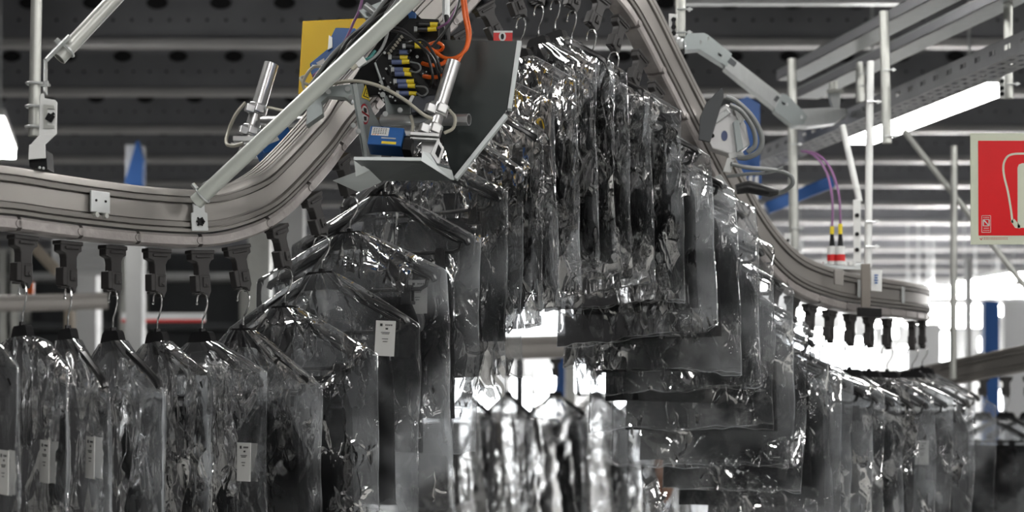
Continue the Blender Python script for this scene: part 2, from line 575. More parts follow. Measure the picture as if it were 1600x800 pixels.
CARRIER_ME = None


def make_carrier(loc, rz, tilt, label, group):
    global CARRIER_ME
    if CARRIER_ME is None:
        o = make_carrier_mesh().build('rail_carrier', M_BLACKM, None)
        me = o.data
        # keep the hanging point as origin
        off = o.location.copy()
        for v in me.vertices:
            v.co += off
        CARRIER_ME = me
    else:
        o = bpy.data.objects.new('rail_carrier', CARRIER_ME)
        COL.objects.link(o)
    if not o.modifiers:
        md = o.modifiers.new('edge', 'BEVEL'); md.width = .0012; md.segments = 1; md.limit_method = 'ANGLE'
    o.location = loc
    o.rotation_euler = (0, tilt, rz)
    o.rotation_mode = 'XYZ'
    tag(o, label, 'carrier clip', group)
    return o


HANGER = {}


def mesh_only(m, name, mats, smooth=True):
    o = m.build(name, mats, None, smooth=smooth)
    off = o.location.copy()
    for v in o.data.vertices:
        v.co += off
    me = o.data
    bpy.data.objects.remove(o)
    return me


def hanger_meshes():
    if HANGER:
        return HANGER
    m = MB()
    plate = [(-.025, 0), (.025, 0), (.032, -.004), (.041, -.020), (.050, -.030), (.054, -.041), (.040, -.036), (.022, -.0345), (-.022, -.0345), (-.040, -.036), (-.054, -.041), (-.050, -.030), (-.041, -.020), (-.032, -.004)]
    m.prism([Vector((x, -.006, z)) for x, z in plate], (0, .012, 0))
    m.box((0, 0, .002), (.008, .008, .008))
    for s in (-1, 1):
        arm = [(s * .050, 0, -.0335), (s * .085, 0, -.048), (s * .125, 0, -.066), (s * .160, 0, -.083), (s * .182, 0, -.095), (s * .187, 0, -.104)]
        m.tube(arm, [.0075, .0075, .007, .0065, .0075, .006], 8)
        m.tube([(s * .045, 0, -.040), (s * .10, 0, -.066), (s * .150, 0, -.092), (s * .176, 0, -.100)], .0035, 6)
        m.tube([(s * .172, 0, -.096), (s * .168, 0, -.112), (s * .155, 0, -.118)], .0042, 6)
    m.tube([(-.158, 0, -.118), (.158, 0, -.118)], .0042, 8)
    HANGER['hanger'] = mesh_only(m, 'hanger', M_HANG)
    h = MB()
    pts = catmull([(-.017, 0, .052), (-.0165, 0, .0575), (-.012, 0, .0655), (-.002, 0, .070), (.010, 0, .0675), (.0175, 0, .057), (.0165, 0, .043), (.009, 0, .030), (.002, 0, .022), (0, 0, .012), (0, 0, -.006)], 5)
    h.tube(pts, .0016, 8)
    h.sphere((-.017, 0, .0515), .0026, 8)
    HANGER['hook'] = mesh_only(h, 'hook', M_WIRE)
    c = MB()
    c.box((0, -.0065, -.012), (.020, .004, .032)); c.box((0, .0065, -.012), (.020, .004, .032))
    c.box((0, 0, .004), (.016, .016, .008)); c.box((0, 0, -.026), (.024, .016, .006))
    HANGER['clip'] = mesh_only(c, 'clip', M_HANG, False)
    return HANGER


def bag_mesh(seed, hw, L, b0, film, sh=.118, ymax=.027, top=.020):
    N1, N2, N3 = Noise2(seed), Noise2(seed + 501), Noise2(seed + 1002)
    rnd = random.Random(seed)
    nu, nz = 34, 62
    tz = np.concatenate([np.linspace(0, .2, 16, endpoint=False), np.linspace(.2, 1, nz - 16)])
    z = -top - tz * (L - top)
    depth = -z
    # half width: narrow collar, straight shoulders, then hanging sides
    a = np.where(depth < sh, (.034 if top < .01 else .046) + (hw - (.034 if top < .01 else .046)) * np.clip((depth - top) / (sh - top), 0, 1) ** 0.93, hw)
    a = np.where(depth < .118, np.minimum(a, .06 + depth * 1.9), a)
    hang = np.clip((depth - sh) / (L - sh), 0, 1)
    a = a + hang * rnd.uniform(-.010, .022)
    th = np.where(depth < sh, .010 + (b0 - .010) * np.clip(depth / sh, 0, 1) ** .8, b0) * (1 - .45 * hang ** 3)
    slant = rnd.uniform(-.07, .07)
    shift = .010 * N3(z * 5 + 3.3, z * 0 + 7.1) * np.clip(depth / .1, 0, 1)
    th_i = np.linspace(0, np.pi, nu)
    s = np.cos(th_i)
    s = np.sign(s) * np.abs(s) ** .85
    verts, faces = [], []
    idx = {}
    for side in (-1, 1):
        X = np.outer(a, s)
        wl = .006 * N2(z * 9 + side, z * 0 + 1.7) * np.clip(depth / .1, 0, 1)
        X = X + shift[:, None] + wl[:, None] * s[None, :]
        Z = np.repeat(z[:, None], nu, 1)
        env = np.clip(1 - np.abs(s) ** 3, 0, 1)[None, :] ** .6
        q = np.clip(depth / .10, .15, 1)[:, None]
        # long hanging folds, slanting creases and small crumple ridges
        f1 = N1(X * 17 + side * 5.5 + Z * 2.0, Z * 2.6 + seed % 13)
        f2 = 1 - 2.2 * np.abs(N2(X * 22 + Z * 15 * side, Z * 9 - X * 9 + side * 3.1))
        f3 = 1 - 2.2 * np.abs(N3(X * 40 - Z * 17, Z * 26 + X * 12 + side * 9.7))
        fold = .019 * f1 + .0075 * f2 + .0036 * f3
        pleat = (.0075 if top < .01 else .003) * np.sin(s[None, :] * 21 + 2.4 * N3(Z * 9, X * 3 + 1.3) + seed + side) * np.exp(-((depth - .035) / .055) ** 2)[:, None]
        Y = side * (th[:, None] + .004 * np.exp(-depth / .05)[:, None]) * env + fold * env * q * .8 + pleat * env
        # keep each sheet outside the cloth
        lim = .0135 * env * q
        Y = np.where(side * Y < lim, side * lim + (Y - side * lim) * .08, Y)
        Y = Y + (.006 * N2(Z * 4.0 + 2.2, X * 2.0 + 4.4)) * hang[:, None] ** 1.5
        Y = ymax * np.tanh(Y / ymax)
        zb = (.014 * N1(X * 9 + 31.7, X * 0 + side * 2.3) + .009 * N2(X * 33, X * 0 + 3.1) + slant * X) * (hang[:, None] ** 5)
        Zs = Z + zb + .006 * N3(X * 14 + 9, Z * 0 + 5) * np.exp(-depth / .03)[:, None]
        base = len(verts)
        rows = []
        for i in range(nz):
            row = []
            for k in range(nu):
                if side == 1 and k in (0, nu - 1):
                    row.append(idx[(i, k)])
                    continue
                idx2 = len(verts)
                verts.append((float(X[i, k]), float(Y[i, k]), float(Zs[i, k])))
                row.append(idx2)
                if side == -1 and k in (0, nu - 1):
                    idx[(i, k)] = idx2
            rows.append(row)
        if side == -1:
            rows_f = rows
        for i in range(nz - 1):
            for k in range(nu - 1):
                qd = (rows[i][k], rows[i][k + 1], rows[i + 1][k + 1], rows[i + 1][k])
                faces.append(qd if side == 1 else qd[::-1])
    # pale tubes on side seams and mouth: backlit edge glint put into colour
    nf = len(faces)
    rims = [[idx[(i, 0)] for i in range(nz)], [idx[(i, nu - 1)] for i in range(nz)], rows_f[-1], rows[-1]]
    for ring in rims:
        pts = [Vector(verts[q]) for q in ring]
        mm = MB().tube(pts, .0006, 5)
        b_ = len(verts)
        verts += [tuple(q) for q in mm.v]
        faces += [tuple(b_ + q for q in f) for f in mm.f]
    me = bpy.data.meshes.new('plastic_cover')
    me.from_pydata(verts, [], faces)
    me.polygons.foreach_set('use_smooth', [True] * len(me.polygons))
    me.polygons.foreach_set('material_index', [0] * nf + [1] * (len(faces) - nf))
    me.materials.append(film)
    me.materials.append(M_SEAMGLINT)
    me.update()
    return me


def cloth_mesh(seed, hw, top, hem, b0=.0085, m=None):
    N1, N2 = Noise2(seed + 77), Noise2(seed + 999)
    rnd = random.Random(seed + 5)
    nu, nz = 26, 26
    z = np.linspace(-top, -hem, nz)
    d = np.linspace(0, 1, nz)
    sk = rnd.uniform(-.02, .02)
    verts, faces = [], []
    n = 2 * nu
    for i in range(nz):
        for k in range(n):
            th = 2 * math.pi * k / n
            c, s = math.cos(th), math.sin(th)
            x = math.copysign(abs(c) ** .55, c) * (hw * (.80 + .20 * min(1, d[i] * 5) ** .6 + .04 * d[i]) + .005 * float(N2(np.array(z[i] * 8), np.array(1.5 if c > 0 else 4.5))))
            env = abs(s) ** .7
            y = math.copysign(env, s) * b0
            f = float(N1(np.array(x * 24 + (3 if s > 0 else 0)), np.array(z[i] * 3)))
            y += f * .006 * env * (.3 + .7 * d[i])
            y = max(-.0125, min(.0125, y))
            zz = z[i] + sk * x * d[i] - (.006 * float(N2(np.array(x * 9), np.array(2.2))) * d[i])
            if i == nz - 1:
                zz -= .002
            verts.append((x, y, zz))
    for i in range(nz - 1):
        for k in range(n):
            faces.append((i * n + k, (i + 1) * n + k, (i + 1) * n + (k + 1) % n, i * n + (k + 1) % n))
    faces.append(tuple(range(n)))
    faces.append(tuple((nz - 1) * n + k for k in range(n))[::-1])
    me = bpy.data.meshes.new('trousers')
    me.from_pydata(verts, [], faces)
    me.polygons.foreach_set('use_smooth', [True] * len(me.polygons))
    me.set_sharp_from_angle(angle=math.radians(60))
    me.materials.append(m or M_CLOTH)
    me.update()
    return me


def tag_mesh(seed):
    m = MB()
    w, h = .042, .066
    m.box((0, 0, -h / 2), (w, .0008, h))
    r = random.Random(seed)
    y = -.0007
    m.box((-.009, y, -.008), (.005, .0006, .005), None, 1)
    for k in range(4):
        m.box((.001 + k * .004, y, -.008), (.002, .0006, .003), None, 1)
    m.box((.003, y, -.015), (.005, .0006, .003), None, 1)
    for row, wd in ((-.022, .018), (-.0245, .014), (-.034, .012), (-.039, .008)):
        x = -wd / 2
        while x < wd / 2:
            l = r.uniform(.0012, .003)
            m.box((x + l / 2, y, row), (l, .0006, .0012), None, 1)
            x += l + .0008
    return mesh_only(m, 'paper_tag', [M_PAPER, M_INK], False)


def child(name, me, parent, loc=(0, 0, 0), rot=(0, 0, 0)):
    o = bpy.data.objects.new(name, me)
    COL.objects.link(o)
    o.parent = parent
    o.location = loc
    o.rotation_euler = rot
    return o


def garment(loc, yaw, seed, cloth_len, bag_len, label, group, tag_at=None, hw=.205, b0=.021, milky=False, roll=0.0, clothmat=None, chw=.150, sh=.118, ymax=.027, film=None, top=.020):
    H = hanger_meshes()
    t = thing('bagged_garment', loc, label, 'bagged garment', group, -yaw)
    t.rotation_euler = (roll * .3, roll, -yaw)
    hg = child('hanger', H['hanger'], t)
    child('hook', H['hook'], hg)
    for s in (-1, 1):
        child('clip', H['clip'], hg, (s * .128, 0, -.118))
    child('trousers', cloth_mesh(seed, chw, .132, cloth_len, m=clothmat), t)
    child('plastic_cover', bag_mesh(seed, hw, bag_len, b0, film or (M_FILM2 if milky else M_FILM), sh, ymax, top), t)
    if tag_at is not None:
        tg = child('paper_tag', tag_mesh(seed), t, tag_at[:3], (0, tag_at[3] if len(tag_at) > 3 else 0, 0))
        tg['label'] = 'white printed paper tag'
    return t


R_ = math.radians
# (px of the carrier, yaw of the hanger, neck to hem, neck to bag mouth)
LEFT = [(-44, 57, .46, .56), (36, 57, .46, .56), (106, 57, .45, .56), (176, 56, .46, .57), (245, 55, .46, .56), (312, 51, .45, .56)]
CLIMB = [(368, 43, .45, .55), (430, 33, .45, .55), (482, 27, .44, .55), (528, 25, .435, .54), (578, 27, .435, .525)]
CREST = [(632, 34, .44, .52), (672, 42, .435, .50), (714, 50, .42, .48), (750, 56, .43, .49), (790, 57, .425, .50), (832, 57, .41, .49), (868, 57, .42, .51), (906, 57, .41, .49), (942, 56, .41, .50)]
DOWN = [(972, 51, .41, .49), (1003, 43, .42, .49), (1028, 34, .43, .49), (1052, 26, .43, .49), (1080, 19, .43, .505), (1108, 15, .43, .51), (1136, 14, .43, .51), (1160, 15, .43, .51), (1186, 18, .43, .51)]
EXIT = [(1212, 22, .44, .52), (1238, 27, .44, .54), (1266, 33, .45, .55), (1296, 38, .45, .55), (1328, 43, .45, .55), (1358, 46, .45, .55), (1386, 47, .45, .55), (1428, 45, .45, .55)]
STRETCH = [
    ('low', LEFT, 'on the low rail', 'counted from the hanging post', 'bagged garments on the low rail'),
    ('climb', CLIMB, 'on the climbing rail', 'counted uphill', 'bagged garments on the climbing rail'),
    ('crest', CREST, 'on the crest of the rail', 'counted from the bridge', 'bagged garments on the crest of the rail'),
    ('down', DOWN, 'on the descending rail', 'counted downhill', 'bagged garments on the descending rail'),
    ('exit', EXIT, 'on the level rail', 'counted from the slope', 'bagged garments on the level exit rail'),
]
TAGS = {('low', 0): (.19, -.016, -.20, .05), ('low', 1): (.150, -.0165, -.185, .05), ('low', 2): (.165, -.0165, -.18, .05), ('low', 5): (.16, -.0165, -.20, .03),
        ('climb', 2): (.150, -.0165, -.098, .06), ('climb', 4): (.085, -.0165, -.172, .0), ('exit', 6): (.12, -.0165, -.19, 0)}
seed = 11
for key, rows, where, count, grp in STRETCH:
    for i, (px, yaw, cl, bl) in enumerate(rows):
        seed += 17
        a, h, n, u, t = place_frame(px)
        slope = math.atan2(t.z, math.hypot(t.x, t.y))
        tl = -slope * .65
        rzc = math.atan2(h.y, h.x)
        make_carrier(a, rzc, tl, f'carrier clip holding the {ORD[i]} hanger {where}, {count}', 'carrier clips under the rail, ' + key)
        # hanging point at the carrier's foot
        foot = a + (h * math.sin(tl) * -.078) + Vector((0, 0, -math.cos(tl) * .078))
        loc = foot + Vector((0, 0, -.0735 if abs(slope) > .22 else -.0682))
        r = random.Random(seed)
        tagd = TAGS.get((key, i))
        what = 'with white tag' if tagd else 'in crinkled film'
        garment(loc, R_(yaw + r.uniform(-2, 2)), seed, cl + r.uniform(-.008, .008), bl + r.uniform(-.012, .012),
                f'{ORD[i]} black garment {what} {where}, {count}', grp, tagd, film=M_FILM_S if (key == 'low' and i % 3 != 1) or (key == 'exit' and i % 3 == 0) or (key == 'climb' and i % 2 == 0) else None, top=.004 if key in ('climb', 'down') or (key == 'crest' and i < 3) else .019, roll=r.uniform(-.025, .025),
                hw=.215 if key in ('down', 'climb') else .205, sh=r.choice((.045, .06, .08, .11)) if key in ('low', 'exit', 'down') else r.choice((.085, .095, .105)),
                chw={'low': r.uniform(.105, .15), 'climb': .155, 'crest': r.uniform(.12, .155), 'down': .172, 'exit': r.uniform(.12, .15)}[key],
                b0=.017 if key == 'crest' else .020, ymax=.0225 if key in ('crest', 'exit') else .027)

# ------------------------------------------------------------------ left support post and braces
post = thing('hanging_post', P(56, 150, 3.0), 'slim galvanised hanging post clamped to the low rail, with a white bracket', 'hanging post')
MB().cyl(P(62, -260, 3.0), P(53, 213, 3.0), .0092, 18, hollow=.8).build('pole', M_ZINCP, post, smooth=True)
for py in (131, 167, 199):
    px = 62 - (py + 260) / 473 * 9
    c = P(px, py, 3.0)
    m = MB()
    m.tube(catmull([c + Vector((.022, .002, 0)), c + Vector((.004, -.0125, 0)), c + Vector((-.010, -.0095, 0)), c + Vector((-.0125, 0, 0)), c + Vector((-.009, .0105, 0)), c + Vector((.022, .012, 0))], 5), .0022, 8)
    m.cyl(c + Vector((.016, -.002, 0)), c + Vector((.022, -.002, 0)), .005, 6)
    m.build('u_bolt', M_ZINC, post, smooth=True)
br = MB()
zs = [(62, 150), (64, 146), (68, 146), (69, 153), (86, 156), (89, 160), (88, 208), (86, 211), (61, 213)]
br.prism([P(x, y, 2.975) for x, y in zs], (0, .004, 0))
br.prism([P(61, 211, 2.975), P(88, 209, 2.975), P(70, 226, 2.965), P(45, 229, 2.965)], (0, .01, .003))
br.prism([P(45, 226, 2.965), P(70, 224, 2.965), P(71, 247, 2.965), P(44, 249, 2.965)], (0, .004, 0))
b = br.build('bracket', M_WHITE, post, bevel=.001)
m = MB()
m.prism([P(x, y, 2.972) for x, y in ((68, 163), (84, 165), (85, 170), (74, 169), (74, 195), (85, 196), (84, 200), (68, 200))], (0, .002, 0))
m.build('slot', M_ZINCP, b)
m = MB()
c = P(78, 184, 2.972)
m.box(c, (.012, .003, .012), Matrix.Rotation(.5, 3, 'Y')); m.box(c + Vector((.002, -.001, .003)), (.014, .003, .004), Matrix.Rotation(-.7, 3, 'Y'))
m.build('bolt', M_BLACKP, b)
m = MB()
m.prism([P(x, y, 2.972) for x, y in ((44, 236), (52, 231), (72, 234), (74, 264), (46, 262))], (0, .045, 0))
m.cyl(P(66, 241, 2.966), P(66, 241, 2.975), .0045, 10, 1)
m.cyl(P(62, 262, 2.968), P(62, 262, 2.975), .0025, 8, 1); m.cyl(P(68, 263, 2.968), P(68, 263, 2.975), .0025, 8, 1)
m.build('rail_mount', [M_BLACKP, M_ZINC], post, bevel=.001)

brace = thing('brace_strut', P(100, 60, 3.06), 'short tubular brace strut running up from the hanging post beside the dark ceiling', 'brace strut')
d0, d1 = P(92, 91, 3.06), P(300, -130, 3.16)
MB().cyl(d0, d1, .0125, 18, hollow=.82).build('tube', M_ZINCP, brace, smooth=True)
m = MB()
st = [P(71, 146, 3.02), P(71, 95, 3.03), P(108, 57, 3.045)]
for q0, q1 in zip(st[:-1], st[1:]):
    dd = q1 - q0
    m.box((q0 + q1) / 2, (dd.length, .018, .003), basis(dd, Vector((-.7, 0, .7)) if abs(dd.x) > .01 else Vector((1, 0, 0))))
stp = m.build('strap', M_ZINC, brace, bevel=.0006)
c = P(104, 78, 3.06)
ax = (d1 - d0).normalized()
R = basis(ax)
m = MB()
m.tube([c + R @ Vector((0, math.cos(t) * .0145, math.sin(t) * .0145)) for t in np.linspace(0, 2 * math.pi, 20)], .0022, 8)
m.cyl(c + R @ Vector((0, 0, .013)), c + R @ Vector((0, 0, .024)), .005, 6)
m.build('clamp_ring', M_ZINC, brace, smooth=True)

diag = thing('diagonal_conduit', P(304, 318, 3.2), 'long pale round tube running diagonally from a rail bracket up past the sensor bridge', 'diagonal tube')
e0, e1 = P(306, 316, 3.205), P(705, -58, 3.10)
MB().cyl(e0, e1, .0132, 24, hollow=.85).build('tube', M_TUBE, diag, smooth=True)
ft = MB()
fp, fn, fu, ftg = rail_at(296)
FB = lambda a, b, o: fp + ftg * a + fu * b + fn * o
ft.prism([FB(a, b, .028) for a, b in ((-.012, .012), (.012, .012), (.012, -.003), (.017, -.005), (.017, -.036), (-.017, -.036), (-.017, -.005), (-.012, -.003))], fn * .003)
q0, q1 = FB(0, .012, .030), P(322, 284, 3.215)
ft.box((q0 + q1) / 2, ((q1 - q0).length, .020, .003), basis(q1 - q0, Vector((-.7, 0, .7))))
f_ = ft.build('foot_bracket', M_ZINC, diag, bevel=.0008)
m = MB()
cb = FB(0, -.020, .0325)
m.cyl(cb, cb + fn * .004, .0065, 8)
for k in range(6):
    an = k * math.pi / 3
    m.box(cb + Vector((math.cos(an) * .0065, -.002, math.sin(an) * .0065)), (.004, .004, .0025), Matrix.Rotation(-an, 3, 'Y'))
m.build('bolt', M_BLACKP, f_)
ax = (e1 - e0).normalized(); R = basis(ax)
c = e0 + ax * .017
m = MB()
m.tube([c + R @ Vector((0, math.cos(t) * .0152, math.sin(t) * .0152)) for t in np.linspace(0, 2 * math.pi, 24)], .0018, 8)
m.cyl(c + R @ Vector((0, -.004, .014)), c + R @ Vector((0, -.004, .026)), .0045, 6)
m.build('u_bolt', M_ZINC, diag, smooth=True)

# ------------------------------------------------------------------ sensor bridge
yp = MB()
yp.prism([P(473, 33, 3.86), P(556, 29, 3.86), P(640, 25, 3.86), P(640, 138, 3.86), P(560, 142, 3.86), P(466, 147, 3.86)], (0, .006, 0))
yo = yp.build('yellow_panel', M_YELLOW, None, bevel=.001)
tag(yo, 'flat yellow panel behind the cables of the sensor bridge', 'panel')

bb = thing('blue_control_box', P(510, 90, 3.6), 'angular blue control box mounted in front of the yellow panel', 'control box')
m = MB()
m.prism([P(x, y, 3.62) for x, y in ((484, 99), (516, 73), (516, 60), (524, 43), (556, 44), (540, 100), (512, 118), (486, 116))], (0, .06, 0))
bo = m.build('housing', M_BLUE, bb, bevel=.002)
m = MB()
m.prism([P(x, y, 3.612) for x, y in ((514, 55), (519, 58), (519, 74), (512, 78))], (0, .03, 0))
m.build('latch', M_ZINCP, bo)
m = MB()
m.prism([P(x, y, 3.616) for x, y in ((494, 98), (506, 91), (508, 98), (497, 102))], (0, .003, 0))
m.build('label_plate', M_PAPER, bo)
m = MB()
m.prism([P(x, y, 3.617) for x, y in ((487, 101), (511, 101), (511, 103), (487, 103))], (0, .002, 0))
m.build('lid_seam', M_EDGE, bo)

gb = thing('bridge_frame', P(560, 180, 3.45), 'grey sheet metal bridge frame arching over the climbing rail, with warning stickers', 'bridge frame')
m = MB()
m.prism([P(x, y, 3.395) for x, y in ((478, 196), (480, 160), (504, 137), (548, 131), (556, 146), (548, 160), (538, 152), (512, 150), (502, 160), (504, 178))], (0, .035, 0))
arch = m.build('arch_plate', M_GREYPLATE, gb, bevel=.001)
for x, y in ((543, 139), (549, 152), (513, 143)):
    m = MB(); m.cyl(P(x, y, 3.387), P(x, y, 3.396), .005, 8); m.build('bolt', M_ZINC, arch, smooth=True)
A0, A1 = P(552, 134, 3.29), P(600, 134, 3.42)
e1_ = Vector((A1.x - A0.x, A1.y - A0.y, 0)).normalized()
nn_ = Vector((e1_.y, -e1_.x, 0))
if nn_.y > 0: nn_ = -nn_


def onplate(u, v, off=0.0):
    """point on the side plate: u along it, v down from its top"""
    return Vector((A0.x, A0.y, A0.z)) + e1_ * u + Vector((0, 0, -v)) + nn_ * off


m = MB()
pl = [(0, 0), (.05, -.006), (.075, .018), (.105, .05), (.10, .125), (.075, .128), (.03, .09)]
pl = [(-.005, -.002), (.045, -.012), (.085, .030), (.13, .056), (.125, .118), (.08, .128), (.05, .128)]
m.prism([onplate(u, v) for u, v in pl], -nn_ * .003)
sp = m.build('side_plate', M_GREYPLATE, gb, bevel=.0006)
m = MB()
m.prism([onplate(-.005, -.002, .001), onplate(.0, -.004, .001), onplate(.06, .128, .001), onplate(.05, .128, .001)], nn_ * .006)
m.build('flange', M_EDGE, sp)
cc = (.048, .043)
N_ = 28


def disc(m, cu, cv, r, off, mi=0, th=.0006):
    m.prism([onplate(cu + r * math.cos(2 * math.pi * k / N_), cv + r * math.sin(2 * math.pi * k / N_), off) for k in range(N_)], nn_ * th, mi)


m = MB()
disc(m, *cc, .0185, .0004, 0)
disc(m, *cc, .0150, .0011, 1)
m.prism([onplate(cc[0] + x, cc[1] + y, .0019) for x, y in ((-.006, -.011), (.005, -.011), (.007, -.004), (.0, -.002), (-.006, -.005))], nn_ * .0004, 2)
m.prism([onplate(cc[0] + x, cc[1] + y, .0019) for x, y in ((-.006, .005), (.005, .004), (.006, .011), (-.004, .012))], nn_ * .0004, 2)
m.prism([onplate(cc[0] + x, cc[1] + y, .0024) for x, y in ((-.0165, -.0035), (.0165, .0005), (.0165, .0035), (-.0165, -.0005))], nn_ * .0005, 0)
m.build('prohibition_sticker', [M_RING, M_WHITE, M_INK], sp)
m = MB()
m.prism([onplate(.052 + x, .003 + y, .0006) for x, y in ((0, -.014), (.018, .012), (-.018, .012))], nn_ * .0006, 0)
m.prism([onplate(.052 + x, .003 + y, .0014) for x, y in ((0, -.009), (.0125, .009), (-.0125, .009))], nn_ * .0004, 1)
m.prism([onplate(.052 + x, .003 + y, .0020) for x, y in ((0, -.005), (.009, .0075), (-.009, .0075))], nn_ * .0004, 0)
m.prism([onplate(.052 + x, .003 + y, .0026) for x, y in ((.001, -.003), (-.002, .003), (.001, .003), (-.001, .007), (.003, .001), (.0, .001))], nn_ * .0004, 1)
m.build('warning_sticker', [M_YEL2, M_INK], sp)
m = MB()
m.prism([P(x, y, 3.446) for x, y in ((600, 150), (640, 140), (642, 178), (604, 182))], (0, .006, 0))
m.build('back_plate', M_GREYPLATE, gb, bevel=.001)
for k, (x, y) in enumerate(((598, 148), (552, 196), (560, 205), (602, 178), (625, 172))):
    m = MB(); m.cyl(P(x, y, 3.275), P(x, y, 3.30), .005, 8); m.cyl(P(x, y, 3.262), P(x, y, 3.276), .003, 8)
    m.build('bolt', M_ZINC, gb, smooth=True)
m = MB()
m.prism([P(x, y, 3.455) for x, y in ((530, 156), (574, 88), (634, 6), (664, 34), (702, 44), (706, 162), (610, 170), (590, 148))], (0, .02, 0))
m.build('dark_channel', M_BLACKP, gb, bevel=.002)
m = MB()
m.prism([P(x, y, 3.47) for x, y in ((560, 16), (600, 0), (628, -2), (600, 30), (570, 28))], (0, .02, 0))
m.prism([P(x, y, 3.46) for x, y in ((585, 28), (605, 16), (612, 20), (596, 34))], (0, .02, 0))
m.build('upper_plate', M_GREYPLATE, gb, bevel=.001)
for k, (a, b_) in enumerate((((570, 8), (588, 22)), ((596, 2), (618, 4)))):
    m = MB(); m.cyl(P(*a, 3.45), P(*b_, 3.45), .007, 10); m.build('stud', M_ZINC, gb, smooth=True)

vt = thing('valve_terminal', P(640, 110, 3.36), 'black valve terminal block on the sensor bridge, bristling with blue and yellow plugs', 'valve terminal')
m = MB()
m.prism([P(x, y, 3.37) for x, y in ((586, 96), (616, 60), (640, 28), (686, 30), (686, 154), (640, 154), (606, 152))], (0, .07, 0))
m.prism([P(x, y, 3.365) for x, y in ((584, 98), (587, 96), (600, 133), (597, 136))], (0, .02, 0), 1)
m.build('body', [M_BLACKP, M_EDGE], vt, bevel=.002)
m = MB()
for k in range(7):
    x, y = 608 + k * 3.3, 84 - k * 4.4
    m.box(P(x, y, 3.366), (.0042, .003, .006), Matrix.Rotation(-.6, 3, 'Y'))
m.build('terminal_marker', M_BEIGE, vt)
plugs = [(612, 628, 640, 97), (616, 630, 640, 109), (617, 632, 643, 115.5), (620, 635, 647, 127.5), (622, 637, 649, 134), (624, 639, 651, 146), (624, 636, 637, 82), (612, 625, 637, 90), (655, 672, 684, 38), (652, 668, 682, 46), (634, 648, 658, 66), (634, 648, 660, 72)]
for i, (a, b_, c_, y) in enumerate(plugs):
    m = MB()
    dy = -1.5 if i % 3 == 0 else 1.0
    core = 0 if i < 7 else 2
    m.tube([P(a, y, 3.345), P(b_, y, 3.345)], .0048, 10, core)
    m.tube([P(b_, y, 3.345), P(c_, y + dy * .6, 3.343)], .0042, 10, 1 if i != 6 else 0)
    m.tube([P(a - 5, y, 3.345), P(a, y, 3.345)], .0055, 8, 3)
    m.tube([P(c_, y + dy * .6, 3.343), P(c_ + 4, y + dy, 3.343)], .003, 8, 2)
    m.build('plug', [M_VIOLET, M_YEL2, M_CABLE, M_ZINC if i % 2 else M_BLACKP], vt, smooth=True)
m = MB()
rr = random.Random(3)
for k in range(26):
    x, y = rr.uniform(592, 622), rr.uniform(80, 158)
    m.cyl(P(x, y, 3.352), P(x, y, 3.372), rr.uniform(.0014, .0028), 8)
for k in range(14):
    x, y = rr.uniform(640, 690), rr.uniform(60, 155)
    m.cyl(P(x, y, 3.350), P(x, y, 3.372), rr.uniform(.0014, .003), 8)
m.build('screw', M_ZINC, vt, smooth=True)
m = MB()
m.prism([P(x, y, 3.335) for x, y in ((641, 150), (690, 148), (694, 172), (642, 176))], (0, .03, 0))
m.prism([P(x, y, 3.33) for x, y in ((636, 160), (643, 148), (648, 150), (641, 163))], (0, .006, 0), 1)
m.build('junction_box', [mat('dark_slate', (.03, .035, .05), .4), M_PAPER], vt, bevel=.0015)
m = MB()
m.prism([P(x, y, 3.40) for x, y in ((634, 14), (650, 20), (648, 34), (640, 30))], (0, .02, 0))
m.build('blue_valve', M_BLUE, vt, bevel=.001)

# cables and hoses


def cable(name, pl, r, m, label, cat='cable', group=None, k=8):
    o = MB().tube(pxpath(pl, k), r, 8).build(name, m, None, smooth=True)
    return tag(o, label, cat, group)


OR_ = 'orange air hoses of the valve terminal'
cable('air_hose', [(719, -30, 3.34), (725, 20, 3.33), (731, 55, 3.33), (726, 78, 3.32), (712, 90, 3.32), (694, 90, 3.32), (676, 78, 3.33), (668, 74, 3.338)], .0034, M_ORANGE, 'orange air hose sweeping down from above and curving to the valve terminal', 'air hose', OR_)
cable('air_hose', [(723, -30, 3.365), (729, 20, 3.358), (734, 52, 3.352), (730, 74, 3.348), (722, 84, 3.345), (714, 99, 3.34), (706, 112, 3.345)], .0034, M_ORANGE, 'orange air hose that drops behind the upright sensor tube', 'air hose', OR_)
cable('air_hose', [(668, 70, 3.34), (682, 66, 3.33), (692, 72, 3.33), (688, 79, 3.34), (674, 79, 3.35), (664, 76, 3.355)], .003, M_ORANGE, 'small orange hose loop above the row of plugs', 'air hose', OR_)
cable('air_hose', [(660, 99, 3.355), (672, 102, 3.34), (690, 100, 3.34), (700, 92, 3.35)], .0038, M_ORANGE, 'short orange hose beside the second plug of the valve terminal', 'air hose', OR_)
cable('air_hose', [(662, 119, 3.355), (676, 121, 3.34), (692, 118, 3.34), (704, 112, 3.35)], .0038, M_ORANGE, 'short orange hose beside the fourth plug of the valve terminal', 'air hose', OR_)
cable('purple_cable', [(724, -20, 3.32), (712, 14, 3.31), (700, 34, 3.31), (684, 44, 3.325)], .0022, M_PURPLE, 'purple cable dropping from above to the upper yellow plugs')
cable('purple_cable', [(488, 120, 3.5), (520, 92, 3.5), (540, 62, 3.5), (552, 36, 3.5), (562, 14, 3.5), (570, -20, 3.5)], .0026, M_PURPLE, 'purple cable rising along the blue control box and yellow panel')
BK = 'black cables strapped along the diagonal tube'
rr = random.Random(5)
